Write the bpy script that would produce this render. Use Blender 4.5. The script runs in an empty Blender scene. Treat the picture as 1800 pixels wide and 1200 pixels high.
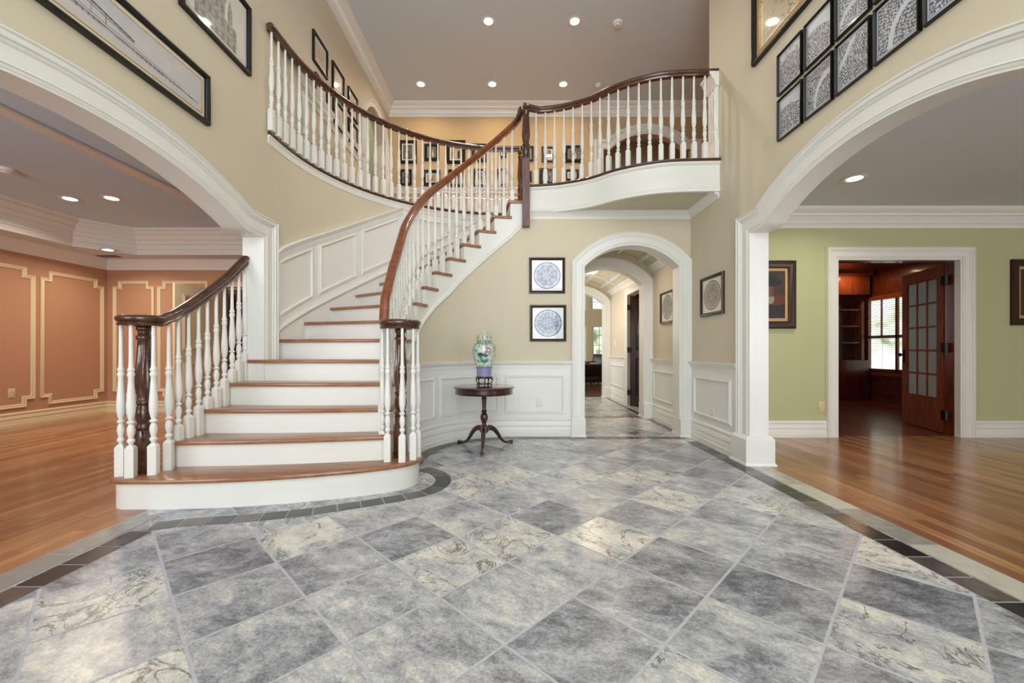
import bpy, bmesh, math, random
import numpy as np
from mathutils import Vector, Matrix
PI = math.pi
random.seed(7)
C = bpy.context.scene.collection
scn = bpy.context.scene

def lin(r, g, b):
    f = lambda c: (c/255/12.92) if c/255 <= .04045 else ((c/255+.055)/1.055)**2.4
    return (f(r), f(g), f(b), 1)

# ------------------------------------------------------------------ camera, world, daylight, exposure
H = 1.06
cam_d = bpy.data.cameras.new('camera'); cam = bpy.data.objects.new('camera', cam_d); C.objects.link(cam)
cam.location = (0, 0, H); cam.rotation_euler = (PI/2, 0, 0)
cam_d.sensor_width = 36; cam_d.lens = 36*722/1800; cam_d.shift_y = 15/1800; cam_d.clip_start = .05
scn.camera = cam
scn.view_settings.view_transform = 'Standard'; scn.view_settings.look = 'None'
scn.view_settings.gamma = 1; scn.view_settings.use_curve_mapping = False
scn.view_settings.exposure = 0.22

w = bpy.data.worlds.new('world'); scn.world = w; w.use_nodes = True
nt = w.node_tree; bg = nt.nodes['Background']
tc = nt.nodes.new('ShaderNodeTexCoord'); nz = nt.nodes.new('ShaderNodeTexNoise'); rp = nt.nodes.new('ShaderNodeValToRGB')
nz.inputs['Scale'].default_value = 26; nz.inputs['Detail'].default_value = 5
rp.color_ramp.elements[0].position = .36; rp.color_ramp.elements[0].color = (.16, .24, .10, 1)
rp.color_ramp.elements[1].position = .62; rp.color_ramp.elements[1].color = (1, 1, 1, 1)
e = rp.color_ramp.elements.new(.48); e.color = (.62, .72, .55, 1)
nt.links.new(tc.outputs['Generated'], nz.inputs['Vector']); nt.links.new(nz.outputs['Fac'], rp.inputs[0])
nt.links.new(rp.outputs[0], bg.inputs['Color']); bg.inputs['Strength'].default_value = 1.6

def area_light(name, loc, rot, sx, sy, power, color=(1, 1, 1), shape='RECTANGLE', spread=PI):
    l = bpy.data.lights.new(name, 'AREA'); l.shape = shape; l.size = sx; l.size_y = sy
    l.energy = power; l.color = color; l.spread = spread
    o = bpy.data.objects.new(name, l); C.objects.link(o); o.location = loc; o.rotation_euler = rot
    return o
# daylight entering by the big front windows behind the camera and into the right room; unseen fill lamps brighten the others
area_light('front_upper_window_daylight', (0, -2.3, 3.9), (PI/2+.5, 0, 0), 3.4, 2.4, 130, (.93, .97, 1))
area_light('front_door_daylight', (0, -2.3, 1.3), (PI/2, 0, 0), 2.6, 2.0, 70, (.90, .96, 1))
area_light('left_room_window_daylight', (-4.7, -2.0, 1.4), (PI/2+.75, 0, 0), 2.4, 1.6, 122, (.95, .98, 1))  # added lamp, no window here, to brighten the salmon room and its ceiling
area_light('right_room_window_daylight', (5.6, -1.9, 1.5), (PI/2+.2, 0, 0), 2.6, 1.6, 105, (.95, .98, 1))
area_light('great_room_window_daylight', (-2.3, 12.6, 2.2), (0, -PI/2, 0), 3.0, 4.0, 150, (.97, .99, 1))  # added fill at the blank side wall, kept out of view
area_light('library_window_daylight', (3.8, 7.4, 1.6), (0, -PI/2, 0), 1.2, 1.4, 9, (.95, .98, 1))  # lamp added by the windowless left wall, hidden from the doorway
area_light('hall_cross_window_daylight', (.95, 8.2, 1.7), (0, -PI/2, 0), .9, .8, 10, (1, .96, .9))  # unseen lamp near the hallway's left wall, which has no window

# ------------------------------------------------------------------ materials
def nmat(name):
    m = bpy.data.materials.new(name); m.use_nodes = True
    return m, m.node_tree, m.node_tree.nodes['Principled BSDF']
def mth(nt, op, a, b=None, c=None):
    n = nt.nodes.new('ShaderNodeMath'); n.operation = op
    for i, v in enumerate((a, b, c)):
        if v is None: continue
        if isinstance(v, (int, float)): n.inputs[i].default_value = v
        else: nt.links.new(v, n.inputs[i])
    return n.outputs[0]
def mixc(nt, fac, a, b, mode='MIX'):
    n = nt.nodes.new('ShaderNodeMix'); n.data_type = 'RGBA'; n.blend_type = mode
    for k, v in ((0, fac), (6, a), (7, b)):
        if isinstance(v, (int, float)): n.inputs[k].default_value = v
        elif isinstance(v, tuple): n.inputs[k].default_value = v
        else: nt.links.new(v, n.inputs[k])
    return n.outputs[2]
def paint(name, col, rough=.5, spec=.5, bump=.0, metal=0, coat=0):
    m, nt, p = nmat(name)
    t = nt.nodes.new('ShaderNodeTexNoise'); t.inputs['Scale'].default_value = 3; t.inputs['Detail'].default_value = 3
    r = nt.nodes.new('ShaderNodeMapRange'); r.inputs[3].default_value = .96; r.inputs[4].default_value = 1.04
    nt.links.new(t.outputs['Fac'], r.inputs[0])
    c2 = nt.nodes.new('ShaderNodeVectorMath'); c2.operation = 'SCALE'; c2.inputs[0].default_value = col[:3]
    nt.links.new(r.outputs[0], c2.inputs['Scale']); nt.links.new(c2.outputs[0], p.inputs['Base Color'])
    p.inputs['Roughness'].default_value = rough; p.inputs['Specular IOR Level'].default_value = spec
    p.inputs['Metallic'].default_value = metal; p.inputs['Coat Weight'].default_value = coat; p.inputs['Coat Roughness'].default_value = .05
    if bump:
        n2 = nt.nodes.new('ShaderNodeTexNoise'); n2.inputs['Scale'].default_value = 180
        b = nt.nodes.new('ShaderNodeBump'); b.inputs['Strength'].default_value = bump; b.inputs['Distance'].default_value = .002
        nt.links.new(n2.outputs['Fac'], b.inputs['Height']); nt.links.new(b.outputs[0], p.inputs['Normal'])
    return m
def wood(name, c1, c2, rough=.3, scale=(3, 3, 30), coat=.3, axis=None):
    m, nt, p = nmat(name)
    tc = nt.nodes.new('ShaderNodeTexCoord'); mp = nt.nodes.new('ShaderNodeMapping')
    mp.inputs['Scale'].default_value = scale
    nt.links.new(tc.outputs['Object'], mp.inputs[0])
    t = nt.nodes.new('ShaderNodeTexNoise'); t.inputs['Scale'].default_value = 2; t.inputs['Detail'].default_value = 6; t.inputs['Distortion'].default_value = .6
    nt.links.new(mp.outputs[0], t.inputs[0])
    r = nt.nodes.new('ShaderNodeMapRange'); r.inputs[1].default_value = .3; r.inputs[2].default_value = .7
    nt.links.new(t.outputs['Fac'], r.inputs[0])
    nt.links.new(mixc(nt, r.outputs[0], c1, c2), p.inputs['Base Color'])
    p.inputs['Roughness'].default_value = rough; p.inputs['Coat Weight'].default_value = coat; p.inputs['Coat Roughness'].default_value = .08
    return m
def plank_floor(name, c1, c2, c3):
    m, nt, p = nmat(name)
    tc = nt.nodes.new('ShaderNodeTexCoord'); sp = nt.nodes.new('ShaderNodeSeparateXYZ'); cb = nt.nodes.new('ShaderNodeCombineXYZ')
    nt.links.new(tc.outputs['Object'], sp.inputs[0])
    row = mth(nt, 'FLOOR', mth(nt, 'DIVIDE', sp.outputs[0], .083))
    wn0 = nt.nodes.new('ShaderNodeTexWhiteNoise'); wn0.noise_dimensions = '1D'; nt.links.new(row, wn0.inputs['W'])
    yy = mth(nt, 'ADD', mth(nt, 'DIVIDE', sp.outputs[1], 1.15), mth(nt, 'MULTIPLY', wn0.outputs[0], 7.3))
    idy = mth(nt, 'FLOOR', yy)
    nt.links.new(row, cb.inputs[0]); nt.links.new(idy, cb.inputs[1])
    wn = nt.nodes.new('ShaderNodeTexWhiteNoise'); wn.noise_dimensions = '2D'; nt.links.new(cb.outputs[0], wn.inputs['Vector'])
    gv = nt.nodes.new('ShaderNodeCombineXYZ')
    nt.links.new(mth(nt, 'MULTIPLY', sp.outputs[0], 22), gv.inputs[0]); nt.links.new(mth(nt, 'MULTIPLY', sp.outputs[1], 1.3), gv.inputs[1]); nt.links.new(mth(nt, 'MULTIPLY', wn.outputs[0], 40), gv.inputs[2])
    g = nt.nodes.new('ShaderNodeTexNoise'); g.inputs['Scale'].default_value = 1.6; g.inputs['Detail'].default_value = 6; g.inputs['Distortion'].default_value = .8
    nt.links.new(gv.outputs[0], g.inputs[0])
    r = nt.nodes.new('ShaderNodeMapRange'); r.inputs[1].default_value = .3; r.inputs[2].default_value = .7; nt.links.new(g.outputs['Fac'], r.inputs[0])
    base = mixc(nt, wn.outputs[0], c1, c2)
    col = mixc(nt, mth(nt, 'MULTIPLY', r.outputs[0], .55), base, c3)
    fx = mth(nt, 'FRACT', mth(nt, 'DIVIDE', sp.outputs[0], .083)); ex = mth(nt, 'MINIMUM', fx, mth(nt, 'SUBTRACT', 1.0, fx))
    fy = mth(nt, 'FRACT', yy); ey = mth(nt, 'MULTIPLY', mth(nt, 'MINIMUM', fy, mth(nt, 'SUBTRACT', 1.0, fy)), 14)
    line = mth(nt, 'LESS_THAN', mth(nt, 'MINIMUM', ex, ey), .018)
    col = mixc(nt, mth(nt, 'MULTIPLY', line, .5), col, (c1[0]*.25, c1[1]*.2, c1[2]*.2, 1))
    nt.links.new(col, p.inputs['Base Color'])
    p.inputs['Roughness'].default_value = .28; p.inputs['Coat Weight'].default_value = .35; p.inputs['Coat Roughness'].default_value = .12
    return m
def stone_floor(name):
    m, nt, p = nmat(name)
    S, X0, Y0 = .4065, -.314, 1.764
    tc = nt.nodes.new('ShaderNodeTexCoord'); mp = nt.nodes.new('ShaderNodeMapping'); mp.vector_type = 'TEXTURE'
    mp.inputs['Location'].default_value = (X0, Y0, 0); mp.inputs['Rotation'].default_value = (0, 0, PI/4); mp.inputs['Scale'].default_value = (S, S, S)
    nt.links.new(tc.outputs['Object'], mp.inputs[0])
    sp = nt.nodes.new('ShaderNodeSeparateXYZ'); nt.links.new(mp.outputs[0], sp.inputs[0])
    ix, iy = mth(nt, 'FLOOR', sp.outputs[0]), mth(nt, 'FLOOR', sp.outputs[1])
    cb = nt.nodes.new('ShaderNodeCombineXYZ'); nt.links.new(ix, cb.inputs[0]); nt.links.new(iy, cb.inputs[1])
    wn = nt.nodes.new('ShaderNodeTexWhiteNoise'); wn.noise_dimensions = '2D'; nt.links.new(cb.outputs[0], wn.inputs['Vector'])
    fx, fy = mth(nt, 'FRACT', sp.outputs[0]), mth(nt, 'FRACT', sp.outputs[1])
    ed = mth(nt, 'MINIMUM', mth(nt, 'MINIMUM', fx, mth(nt, 'SUBTRACT', 1.0, fx)), mth(nt, 'MINIMUM', fy, mth(nt, 'SUBTRACT', 1.0, fy)))
    nw = nt.nodes.new('ShaderNodeTexNoise'); nw.inputs['Scale'].default_value = 30; nt.links.new(tc.outputs['Object'], nw.inputs[0])
    edw = mth(nt, 'ADD', ed, mth(nt, 'MULTIPLY', mth(nt, 'SUBTRACT', nw.outputs['Fac'], .5), .008))
    gr = nt.nodes.new('ShaderNodeMapRange'); gr.inputs[1].default_value = .011; gr.inputs[2].default_value = .018; gr.inputs[3].default_value = 1; gr.inputs[4].default_value = 0
    nt.links.new(edw, gr.inputs[0])
    # per tile shifted and turned noise space
    off = nt.nodes.new('ShaderNodeVectorMath'); off.operation = 'SCALE'; off.inputs['Scale'].default_value = 37; nt.links.new(wn.outputs['Color'], off.inputs[0])
    rot = nt.nodes.new('ShaderNodeVectorRotate'); rot.rotation_type = 'Z_AXIS'; nt.links.new(tc.outputs['Object'], rot.inputs['Vector'])
    nt.links.new(mth(nt, 'MULTIPLY', wn.outputs['Value'], 1.2), rot.inputs['Angle'])
    sc = nt.nodes.new('ShaderNodeMapping'); sc.inputs['Scale'].default_value = (1, 1.5, 1); nt.links.new(rot.outputs[0], sc.inputs[0])
    add = nt.nodes.new('ShaderNodeVectorMath'); nt.links.new(sc.outputs[0], add.inputs[0]); nt.links.new(off.outputs[0], add.inputs[1])
    def noise(scale, det, dist, rough=.6):
        n = nt.nodes.new('ShaderNodeTexNoise'); n.inputs['Scale'].default_value = scale; n.inputs['Detail'].default_value = det
        n.inputs['Distortion'].default_value = dist; n.inputs['Roughness'].default_value = rough; nt.links.new(add.outputs[0], n.inputs[0]); return n.outputs['Fac']
    big = noise(3.4, 10, .45, .72); mid = noise(16, 10, .25, .85); fine = noise(90, 6, .1, .85); vein = noise(2.6, 9, 1.6, .62)
    bias = mth(nt, 'MULTIPLY', mth(nt, 'SUBTRACT', wn.outputs['Value'], .5), .12)
    v = mth(nt, 'ADD', mth(nt, 'ADD', mth(nt, 'MULTIPLY', big, .46), mth(nt, 'MULTIPLY', mid, .34)), mth(nt, 'ADD', mth(nt, 'MULTIPLY', fine, .25), bias))
    cr = nt.nodes.new('ShaderNodeValToRGB'); el = cr.color_ramp.elements
    el[0].position = .40; el[0].color = lin(92, 93, 104); el[1].position = .655; el[1].color = lin(246, 243, 236)
    for po, c in ((.455, lin(134, 135, 145)), (.503, lin(170, 172, 181)), (.552, lin(200, 201, 205)), (.60, lin(230, 227, 219))):
        q = el.new(po); q.color = c
    nt.links.new(v, cr.inputs[0])
    warm = mixc(nt, mth(nt, 'MULTIPLY', noise(5, 3, .8), .10), cr.outputs[0], lin(210, 196, 170), 'MULTIPLY')
    vd = mth(nt, 'ABSOLUTE', mth(nt, 'SUBTRACT', vein, .5))
    vm = nt.nodes.new('ShaderNodeMapRange'); vm.inputs[1].default_value = 0; vm.inputs[2].default_value = .02; vm.inputs[3].default_value = 1; vm.inputs[4].default_value = 0; nt.links.new(vd, vm.inputs[0])
    sel = mth(nt, 'GREATER_THAN', wn.outputs['Value'], .66)
    vmask = mth(nt, 'MULTIPLY', mth(nt, 'MULTIPLY', vm.outputs[0], sel), mth(nt, 'MULTIPLY', mid, 1.7))
    col = mixc(nt, vmask, warm, lin(84, 72, 64))
    col = mixc(nt, gr.outputs[0], col, lin(196, 197, 206))
    f2 = nt.nodes.new('ShaderNodeTexNoise'); f2.inputs['Scale'].default_value = 55; f2.inputs['Detail'].default_value = 8; f2.inputs['Roughness'].default_value = .85
    nt.links.new(tc.outputs['Object'], f2.inputs[0])
    gm = nt.nodes.new('ShaderNodeMapRange'); gm.inputs[1].default_value = .3; gm.inputs[2].default_value = .7; gm.inputs[3].default_value = .72; gm.inputs[4].default_value = 1.25; nt.links.new(f2.outputs['Fac'], gm.inputs[0])
    vs = nt.nodes.new('ShaderNodeVectorMath'); vs.operation = 'SCALE'; nt.links.new(col, vs.inputs[0]); nt.links.new(gm.outputs[0], vs.inputs['Scale'])
    nt.links.new(vs.outputs[0], p.inputs['Base Color'])
    ro = nt.nodes.new('ShaderNodeMapRange'); ro.inputs[3].default_value = .16; ro.inputs[4].default_value = .75; nt.links.new(gr.outputs[0], ro.inputs[0])
    rr = mth(nt, 'ADD', ro.outputs[0], mth(nt, 'MULTIPLY', mid, .12)); nt.links.new(rr, p.inputs['Roughness'])
    b = nt.nodes.new('ShaderNodeBump'); b.inputs['Strength'].default_value = .35; b.inputs['Distance'].default_value = .003
    nt.links.new(mth(nt, 'ADD', mth(nt, 'MULTIPLY', gr.outputs[0], -1), mth(nt, 'MULTIPLY', fine, .12)), b.inputs['Height']); nt.links.new(b.outputs[0], p.inputs['Normal'])
    return m
def stone_plain(name, c1, c2, rough=.25, sc=9):
    m, nt, p = nmat(name)
    tc = nt.nodes.new('ShaderNodeTexCoord'); n = nt.nodes.new('ShaderNodeTexNoise'); n.inputs['Scale'].default_value = sc; n.inputs['Detail'].default_value = 6; n.inputs['Distortion'].default_value = .8
    nt.links.new(tc.outputs['Object'], n.inputs[0])
    g = nt.nodes.new('ShaderNodeNewGeometry')
    f = mth(nt, 'ADD', mth(nt, 'MULTIPLY', n.outputs['Fac'], .9), mth(nt, 'MULTIPLY', mth(nt, 'SUBTRACT', g.outputs['Random Per Island'], .5), .7))
    r = nt.nodes.new('ShaderNodeMapRange'); r.inputs[1].default_value = .2; r.inputs[2].default_value = .75; nt.links.new(f, r.inputs[0])
    nt.links.new(mixc(nt, r.outputs[0], c1, c2), p.inputs['Base Color']); p.inputs['Roughness'].default_value = rough
    return m
def emit(name, col, st):
    m, nt, p = nmat(name); p.inputs['Base Color'].default_value = col
    p.inputs['Emission Color'].default_value = col; p.inputs['Emission Strength'].default_value = st; return m
def attr_mat(name, rough=.4, coat=1.0):
    m, nt, p = nmat(name); a = nt.nodes.new('ShaderNodeVertexColor'); a.layer_name = 'Col'
    nt.links.new(a.outputs[0], p.inputs['Base Color']); p.inputs['Roughness'].default_value = rough
    p.inputs['Coat Weight'].default_value = coat; p.inputs['Coat Roughness'].default_value = .03; return m

M = {}
M['beige'] = paint('beige_wall_paint', lin(215, 204, 182), .6, .3, .05)
M['tan'] = paint('tan_gallery_paint', lin(198, 172, 134), .6, .3, .05)  # beige wall with the gallery's warm, dim lamplight put into its colour
M['ceil_cool'] = paint('cool_white_ceiling_paint', lin(208, 227, 244), .8, .2)
M['trim'] = paint('white_trim_paint', lin(238, 237, 233), .35, .5)
M['ceil'] = paint('ceiling_paint', lin(216, 224, 232), .8, .2)
M['ceil_under'] = paint('cream_ceiling_paint', lin(214, 208, 184), .7, .2)
M['salmon'] = paint('salmon_wall_paint', lin(190, 146, 118), .6, .3)
M['cream'] = paint('cream_moulding_paint', lin(226, 210, 176), .4)
M['green'] = paint('sage_wall_paint', lin(192, 194, 152), .6, .3)
M['rail'] = wood('dark_stained_wood', lin(52, 27, 17), lin(94, 52, 31), .26, (6, 6, 14), .7)
M['railo'] = wood('amber_stained_wood', lin(112, 56, 24), lin(146, 80, 38), .22, (6, 6, 14), .7)  # same handrail wood, its lit orange tone painted into the colour
M['newel'] = wood('unfinished_mauve_wood', lin(108, 84, 84), lin(134, 108, 104), .6, (20, 20, 3), 0)
M['tread'] = wood('oak_tread_wood', lin(136, 90, 62), lin(172, 122, 88), .3, (2, 26, 8), .3)
M['mahog'] = wood('mahogany', lin(34, 13, 10), lin(72, 30, 20), .2, (8, 8, 8), .8)
M['libwood'] = wood('library_panel_wood', lin(78, 30, 18), lin(120, 54, 30), .35, (14, 14, 2), .3)
M['doorwood'] = wood('door_wood', lin(118, 52, 28), lin(158, 82, 46), .35, (14, 14, 2), .3)
M['darkdoor'] = wood('dark_door_wood', lin(40, 16, 12), lin(76, 32, 22), .35, (14, 14, 2), .3)
M['plank'] = plank_floor('jatoba_plank_floor', lin(142, 86, 52), lin(206, 148, 100), lin(104, 58, 34))
M['redplank'] = plank_floor('cherry_plank_floor', lin(112, 60, 42), lin(140, 80, 56), lin(84, 42, 28))
M['stone'] = stone_floor('travertine_tile_floor')
M['pale'] = stone_plain('pale_travertine_strip', lin(150, 148, 144), lin(206, 200, 186))
M['slate'] = stone_plain('dark_slate_tile', lin(30, 31, 38), lin(104, 92, 90), .2)
M['grout'] = paint('grout', lin(172, 170, 170), .8, .2)
M['black'] = paint('black_frame_lacquer', lin(20, 17, 16), .25, .5)
M['espresso'] = paint('espresso_frame_wood', lin(52, 30, 30), .3, .5)
M['walnut'] = paint('walnut_frame', lin(52, 24, 18), .35, .4)
M['gold'] = paint('gold_fillet', lin(196, 158, 98), .35, .5, 0, .4)
M['mat'] = paint('cream_mat_board', lin(230, 226, 214), .7, .2, 0, 0, 1)
M['tanmat'] = paint('tan_mat_board', lin(206, 168, 124), .7, .2, 0, 0, 1)
M['print'] = attr_mat('print_under_glass')
M['drawing'] = attr_mat('unglazed_drawing', .7, 0)
M['matboard'] = paint('cream_unglazed_mat', lin(230, 226, 214), .7, .2)
M['china'] = attr_mat('painted_porcelain', .12, .6)
M['oil'] = attr_mat('oil_canvas', .45, .15)
M['metal'] = paint('black_iron', lin(18, 17, 17), .4, .5, 0, .6)
M['leather'] = paint('dark_leather', lin(38, 20, 16), .3, .5)
M['plastic'] = paint('white_plastic', lin(232, 230, 224), .4)
M['almond'] = paint('almond_plastic', lin(216, 198, 158), .4)
M['lamp'] = emit('lamp_lens', (1, .95, .86, 1), 14)
M['bowl'] = emit('lamp_bowl_glass', (1, .88, .66, 1), 1.2)
M['vent'] = paint('grey_vent_metal', lin(120, 104, 98), .5)
M['blind'] = wood('wood_blind_slat', lin(120, 62, 40), lin(150, 88, 60), .4, (2, 2, 2), .1)
g_, nt_, p_ = nmat('obscure_glass'); p_.inputs['Base Color'].default_value = (.82, .88, .84, 1); p_.inputs['Transmission Weight'].default_value = .55; p_.inputs['Roughness'].default_value = .3; p_.inputs['IOR'].default_value = 1.3
v_ = nt_.nodes.new('ShaderNodeTexVoronoi'); v_.inputs['Scale'].default_value = 60; b_ = nt_.nodes.new('ShaderNodeBump'); b_.inputs['Strength'].default_value = .6; b_.inputs['Distance'].default_value = .004
nt_.links.new(v_.outputs[0], b_.inputs['Height']); nt_.links.new(b_.outputs[0], p_.inputs['Normal']); M['obscure'] = g_
g2, nt2, p2 = nmat('window_glass'); p2.inputs['Transmission Weight'].default_value = 1; p2.inputs['Roughness'].default_value = 0; p2.inputs['IOR'].default_value = 1.05; M['glass'] = g2

# ------------------------------------------------------------------ mesh helpers
class MB:
    def __init__(s): s.v = []; s.f = []; s.c = None
    def add(s, vs, fs):
        k = len(s.v); s.v += [tuple(v) for v in vs]; s.f += [tuple(i+k for i in f) for f in fs]; return s
    def box(s, x0, x1, y0, y1, z0, z1):
        return s.add([(x0, y0, z0), (x1, y0, z0), (x1, y1, z0), (x0, y1, z0), (x0, y0, z1), (x1, y0, z1), (x1, y1, z1), (x0, y1, z1)],
                     [(3, 2, 1, 0), (4, 5, 6, 7), (0, 1, 5, 4), (1, 2, 6, 5), (2, 3, 7, 6), (3, 0, 4, 7)])
    def prism(s, pts, z0, z1):
        n = len(pts); vs = [(x, y, z0) for x, y in pts]+[(x, y, z1) for x, y in pts]
        return s.add(vs, [tuple(range(n))[::-1], tuple(range(n, 2*n))]+[(i, (i+1) % n, n+(i+1) % n, n+i) for i in range(n)])
    def lathe(s, prof, cx=0, cy=0, z0=0, n=24, flute=0, famp=0, fz=None, axis='Z'):
        k = len(prof); vs = []
        for r, z in prof:
            for i in range(n):
                a = 2*PI*i/n; rr = r
                if flute and (fz is None or fz[0] <= z <= fz[1]): rr = r*(1-famp*(.5+.5*math.cos(flute*a)))
                vs.append((cx+rr*math.cos(a), cy+rr*math.sin(a), z0+z))
        fs = [(j*n+i, j*n+(i+1) % n, (j+1)*n+(i+1) % n, (j+1)*n+i) for j in range(k-1) for i in range(n)]
        fs += [tuple(range(n))[::-1], tuple((k-1)*n+i for i in range(n))]
        return s.add(vs, fs)
    def tube(s, pts, rads, n=10):
        pts = [Vector(p) for p in pts]; vs = []
        for i, p in enumerate(pts):
            t = (pts[min(i+1, len(pts)-1)]-pts[max(i-1, 0)]).normalized()
            a = t.cross(Vector((0, 0, 1)));
            if a.length < .05: a = Vector((1, 0, 0))
            a.normalize(); b = a.cross(t)
            r = rads[i] if isinstance(rads, (list, tuple)) else rads
            for k in range(n):
                q = 2*PI*k/n; vs.append(p+(a*math.cos(q)+b*math.sin(q))*r)
        fs = [(j*n+i, j*n+(i+1) % n, (j+1)*n+(i+1) % n, (j+1)*n+i) for j in range(len(pts)-1) for i in range(n)]
        fs += [tuple(range(n))[::-1], tuple((len(pts)-1)*n+i for i in range(n))]
        return s.add(vs, fs)
    def sweep(s, path, prof, f, closed=False, cap=True):
        n = len(path); P = [Vector(p) for p in path]; mit = []
        for i in range(n):
            d1 = (P[i]-P[i-1]) if (i > 0 or closed) else (P[1]-P[0])
            d2 = (P[(i+1) % n]-P[i]) if (i < n-1 or closed) else (P[-1]-P[-2])
            d1.normalize(); d2.normalize()
            n1 = Vector((d1.y, -d1.x)); n2 = Vector((d2.y, -d2.x)); mit.append((n1+n2)/max(.3, 1+n1.dot(n2)))
        m = len(prof); vs = []
        for p, mm in zip(P, mit):
            for a, b in prof:
                q = p+mm*a; vs.append(f(q.x, q.y, b))
        fs = [(i*m+j, ((i+1) % n)*m+j, ((i+1) % n)*m+(j+1) % m, i*m+(j+1) % m) for i in range(n if closed else n-1) for j in range(m)]
        if cap and not closed: fs += [tuple(range(m))[::-1], tuple((n-1)*m+j for j in range(m))]
        return s.add(vs, fs)
    def slab(s, us, zb, zt, f, t, b0=0):
        n = len(us); vs = []
        for u, a, b in zip(us, zb, zt):
            vs += [f(u, a, b0), f(u, b, b0), f(u, b, b0-t), f(u, a, b0-t)]
        fs = [(i*4+j, (i+1)*4+j, (i+1)*4+(j+1) % 4, i*4+(j+1) % 4) for i in range(n-1) for j in range(4)]
        fs += [(0, 1, 2, 3), tuple(4*(n-1)+j for j in (3, 2, 1, 0))]
        return s.add(vs, fs)
    def build(s, name, mat, parent=None, bevel=0, smooth=35, loc=None):
        me = bpy.data.meshes.new(name)
        off = WL.get(parent.name, Vector((0, 0, 0))) if parent else (Vector(loc) if loc else Vector((0, 0, 0)))
        me.from_pydata([tuple(Vector(v)-off) for v in s.v], [], s.f)
        bm = bmesh.new(); bm.from_mesh(me); bmesh.ops.recalc_face_normals(bm, faces=bm.faces)
        if bevel:
            es = [e for e in bm.edges if len(e.link_faces) == 2 and e.calc_face_angle(0) > .6]
            bmesh.ops.bevel(bm, geom=es, offset=bevel, segments=2, profile=.5, affect='EDGES', clamp_overlap=True)
        bm.to_mesh(me); bm.free()
        if smooth: me.shade_smooth(); me.set_sharp_from_angle(angle=math.radians(smooth))
        me.materials.append(M[mat] if isinstance(mat, str) else mat)
        o = bpy.data.objects.new(name, me); C.objects.link(o)
        if parent: o.parent = parent; WL[o.name] = off
        elif loc: o.location = loc; WL[o.name] = off
        return o
WL = {}
def thing(name, label, cat, loc=(0, 0, 0), group=None):
    o = bpy.data.objects.new(name, None); C.objects.link(o); o.location = loc; o.empty_display_size = .1
    o['label'] = label; o['category'] = cat
    if group: o['group'] = group
    WL[o.name] = Vector(loc); return o
def tag(o, label, cat, group=None):
    o['label'] = label; o['category'] = cat
    if group: o['group'] = group
    return o
def struct(name, mb, mat, smooth=35, bevel=0):
    o = mb.build(name, mat, smooth=smooth, bevel=bevel); o['kind'] = 'structure'; return o
TN = [0]
def trim(mb, mat='trim', smooth=35, bevel=0):
    TN[0] += 1; return struct('trim_%d' % TN[0], mb, mat, smooth, bevel)
def copy_tree(o, loc, label=None, group=None):
    c = o.copy(); C.objects.link(c); c.location = loc
    if label: c['label'] = label
    if group: c['group'] = group
    for ch in o.children:
        d = ch.copy(); C.objects.link(d); d.parent = c
        for g in ch.children:
            k = g.copy(); C.objects.link(k); k.parent = d
    return c
def interp(x, xs, ys): return float(np.interp(x, xs, ys))
def frange(a, b, n): return [a+(b-a)*i/n for i in range(n+1)]

# ------------------------------------------------------------------ the plan of the house
XL, XR, YB = -2.26, 2.20, 5.06          # left and right hall walls, back wall
ZC, Z2, ZU = 5.52, 3.085, 2.76          # ceiling, upper floor, ceiling under the balcony
TL, TR = .17, .15
sL = lambda u, v, b: (XL+b, u, v)
sR = lambda u, v, b: (XR-b, u, v)
def sB(D): return lambda u, v, b: (u, D-b, v)
def sX(X, s): return lambda u, v, b: (X+s*b, u, v)
xy = lambda x, y, z: (x, y, z)
CO, RO = (-.10, 3.95), 2.16
def OC(u, b=0):                          # outer stair wall, u runs along it
    if u < CO[1]: return (XL+b, u)
    t = PI-(u-CO[1])/RO; return (CO[0]+(RO-b)*math.cos(t), CO[1]+(RO-b)*math.sin(t))
CI, RI = (.05, 4.0), 1.06
UI = CI[1]+RI*PI/2                       # u where the alcove becomes the flat back wall
def IC(u, b=0):                          # inner stair wall and alcove, going on as the back wall
    if u < CI[1]: return (CI[0]-RI+b, u)
    if u < UI: t = PI-(u-CI[1])/RI; return (CI[0]+(RI-b)*math.cos(t), CI[1]+(RI-b)*math.sin(t))
    return (CI[0]+u-UI, YB-b)
sO = lambda u, v, b: (*OC(u, b), v)
sI = lambda u, v, b: (*IC(u, b), v)
ZN = [0]+[.205+.192*(n-1) for n in range(1, 17)]
NI = {1: 3.0, 2: 3.17, 3: 3.34, 4: 3.51, 5: 3.68, 6: 3.84, 7: 4.0}
for n, a in zip(range(8, 17), (169.5, 160, 149.5, 138, 127.5, 116.7, 106, 95.4, 85)): NI[n] = CI[1]+(180-a)*PI/180*RI
NO = {1: 2.70, 2: 2.98, 3: 3.25, 4: 3.50, 5: 3.70}
for n, a in zip(range(6, 17), [179.5, 169, 158.5, 148.7]+[148.7-(148.7-83.5)*k/7 for k in range(1, 8)]): NO[n] = CO[1]+(180-a)*PI/180*RO
NS = list(range(1, 17))
pin = lambda u: interp(u, [NI[n] for n in NS], [ZN[n] for n in NS])
pout = lambda u: interp(u, [NO[n] for n in NS], [ZN[n] for n in NS])

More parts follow.
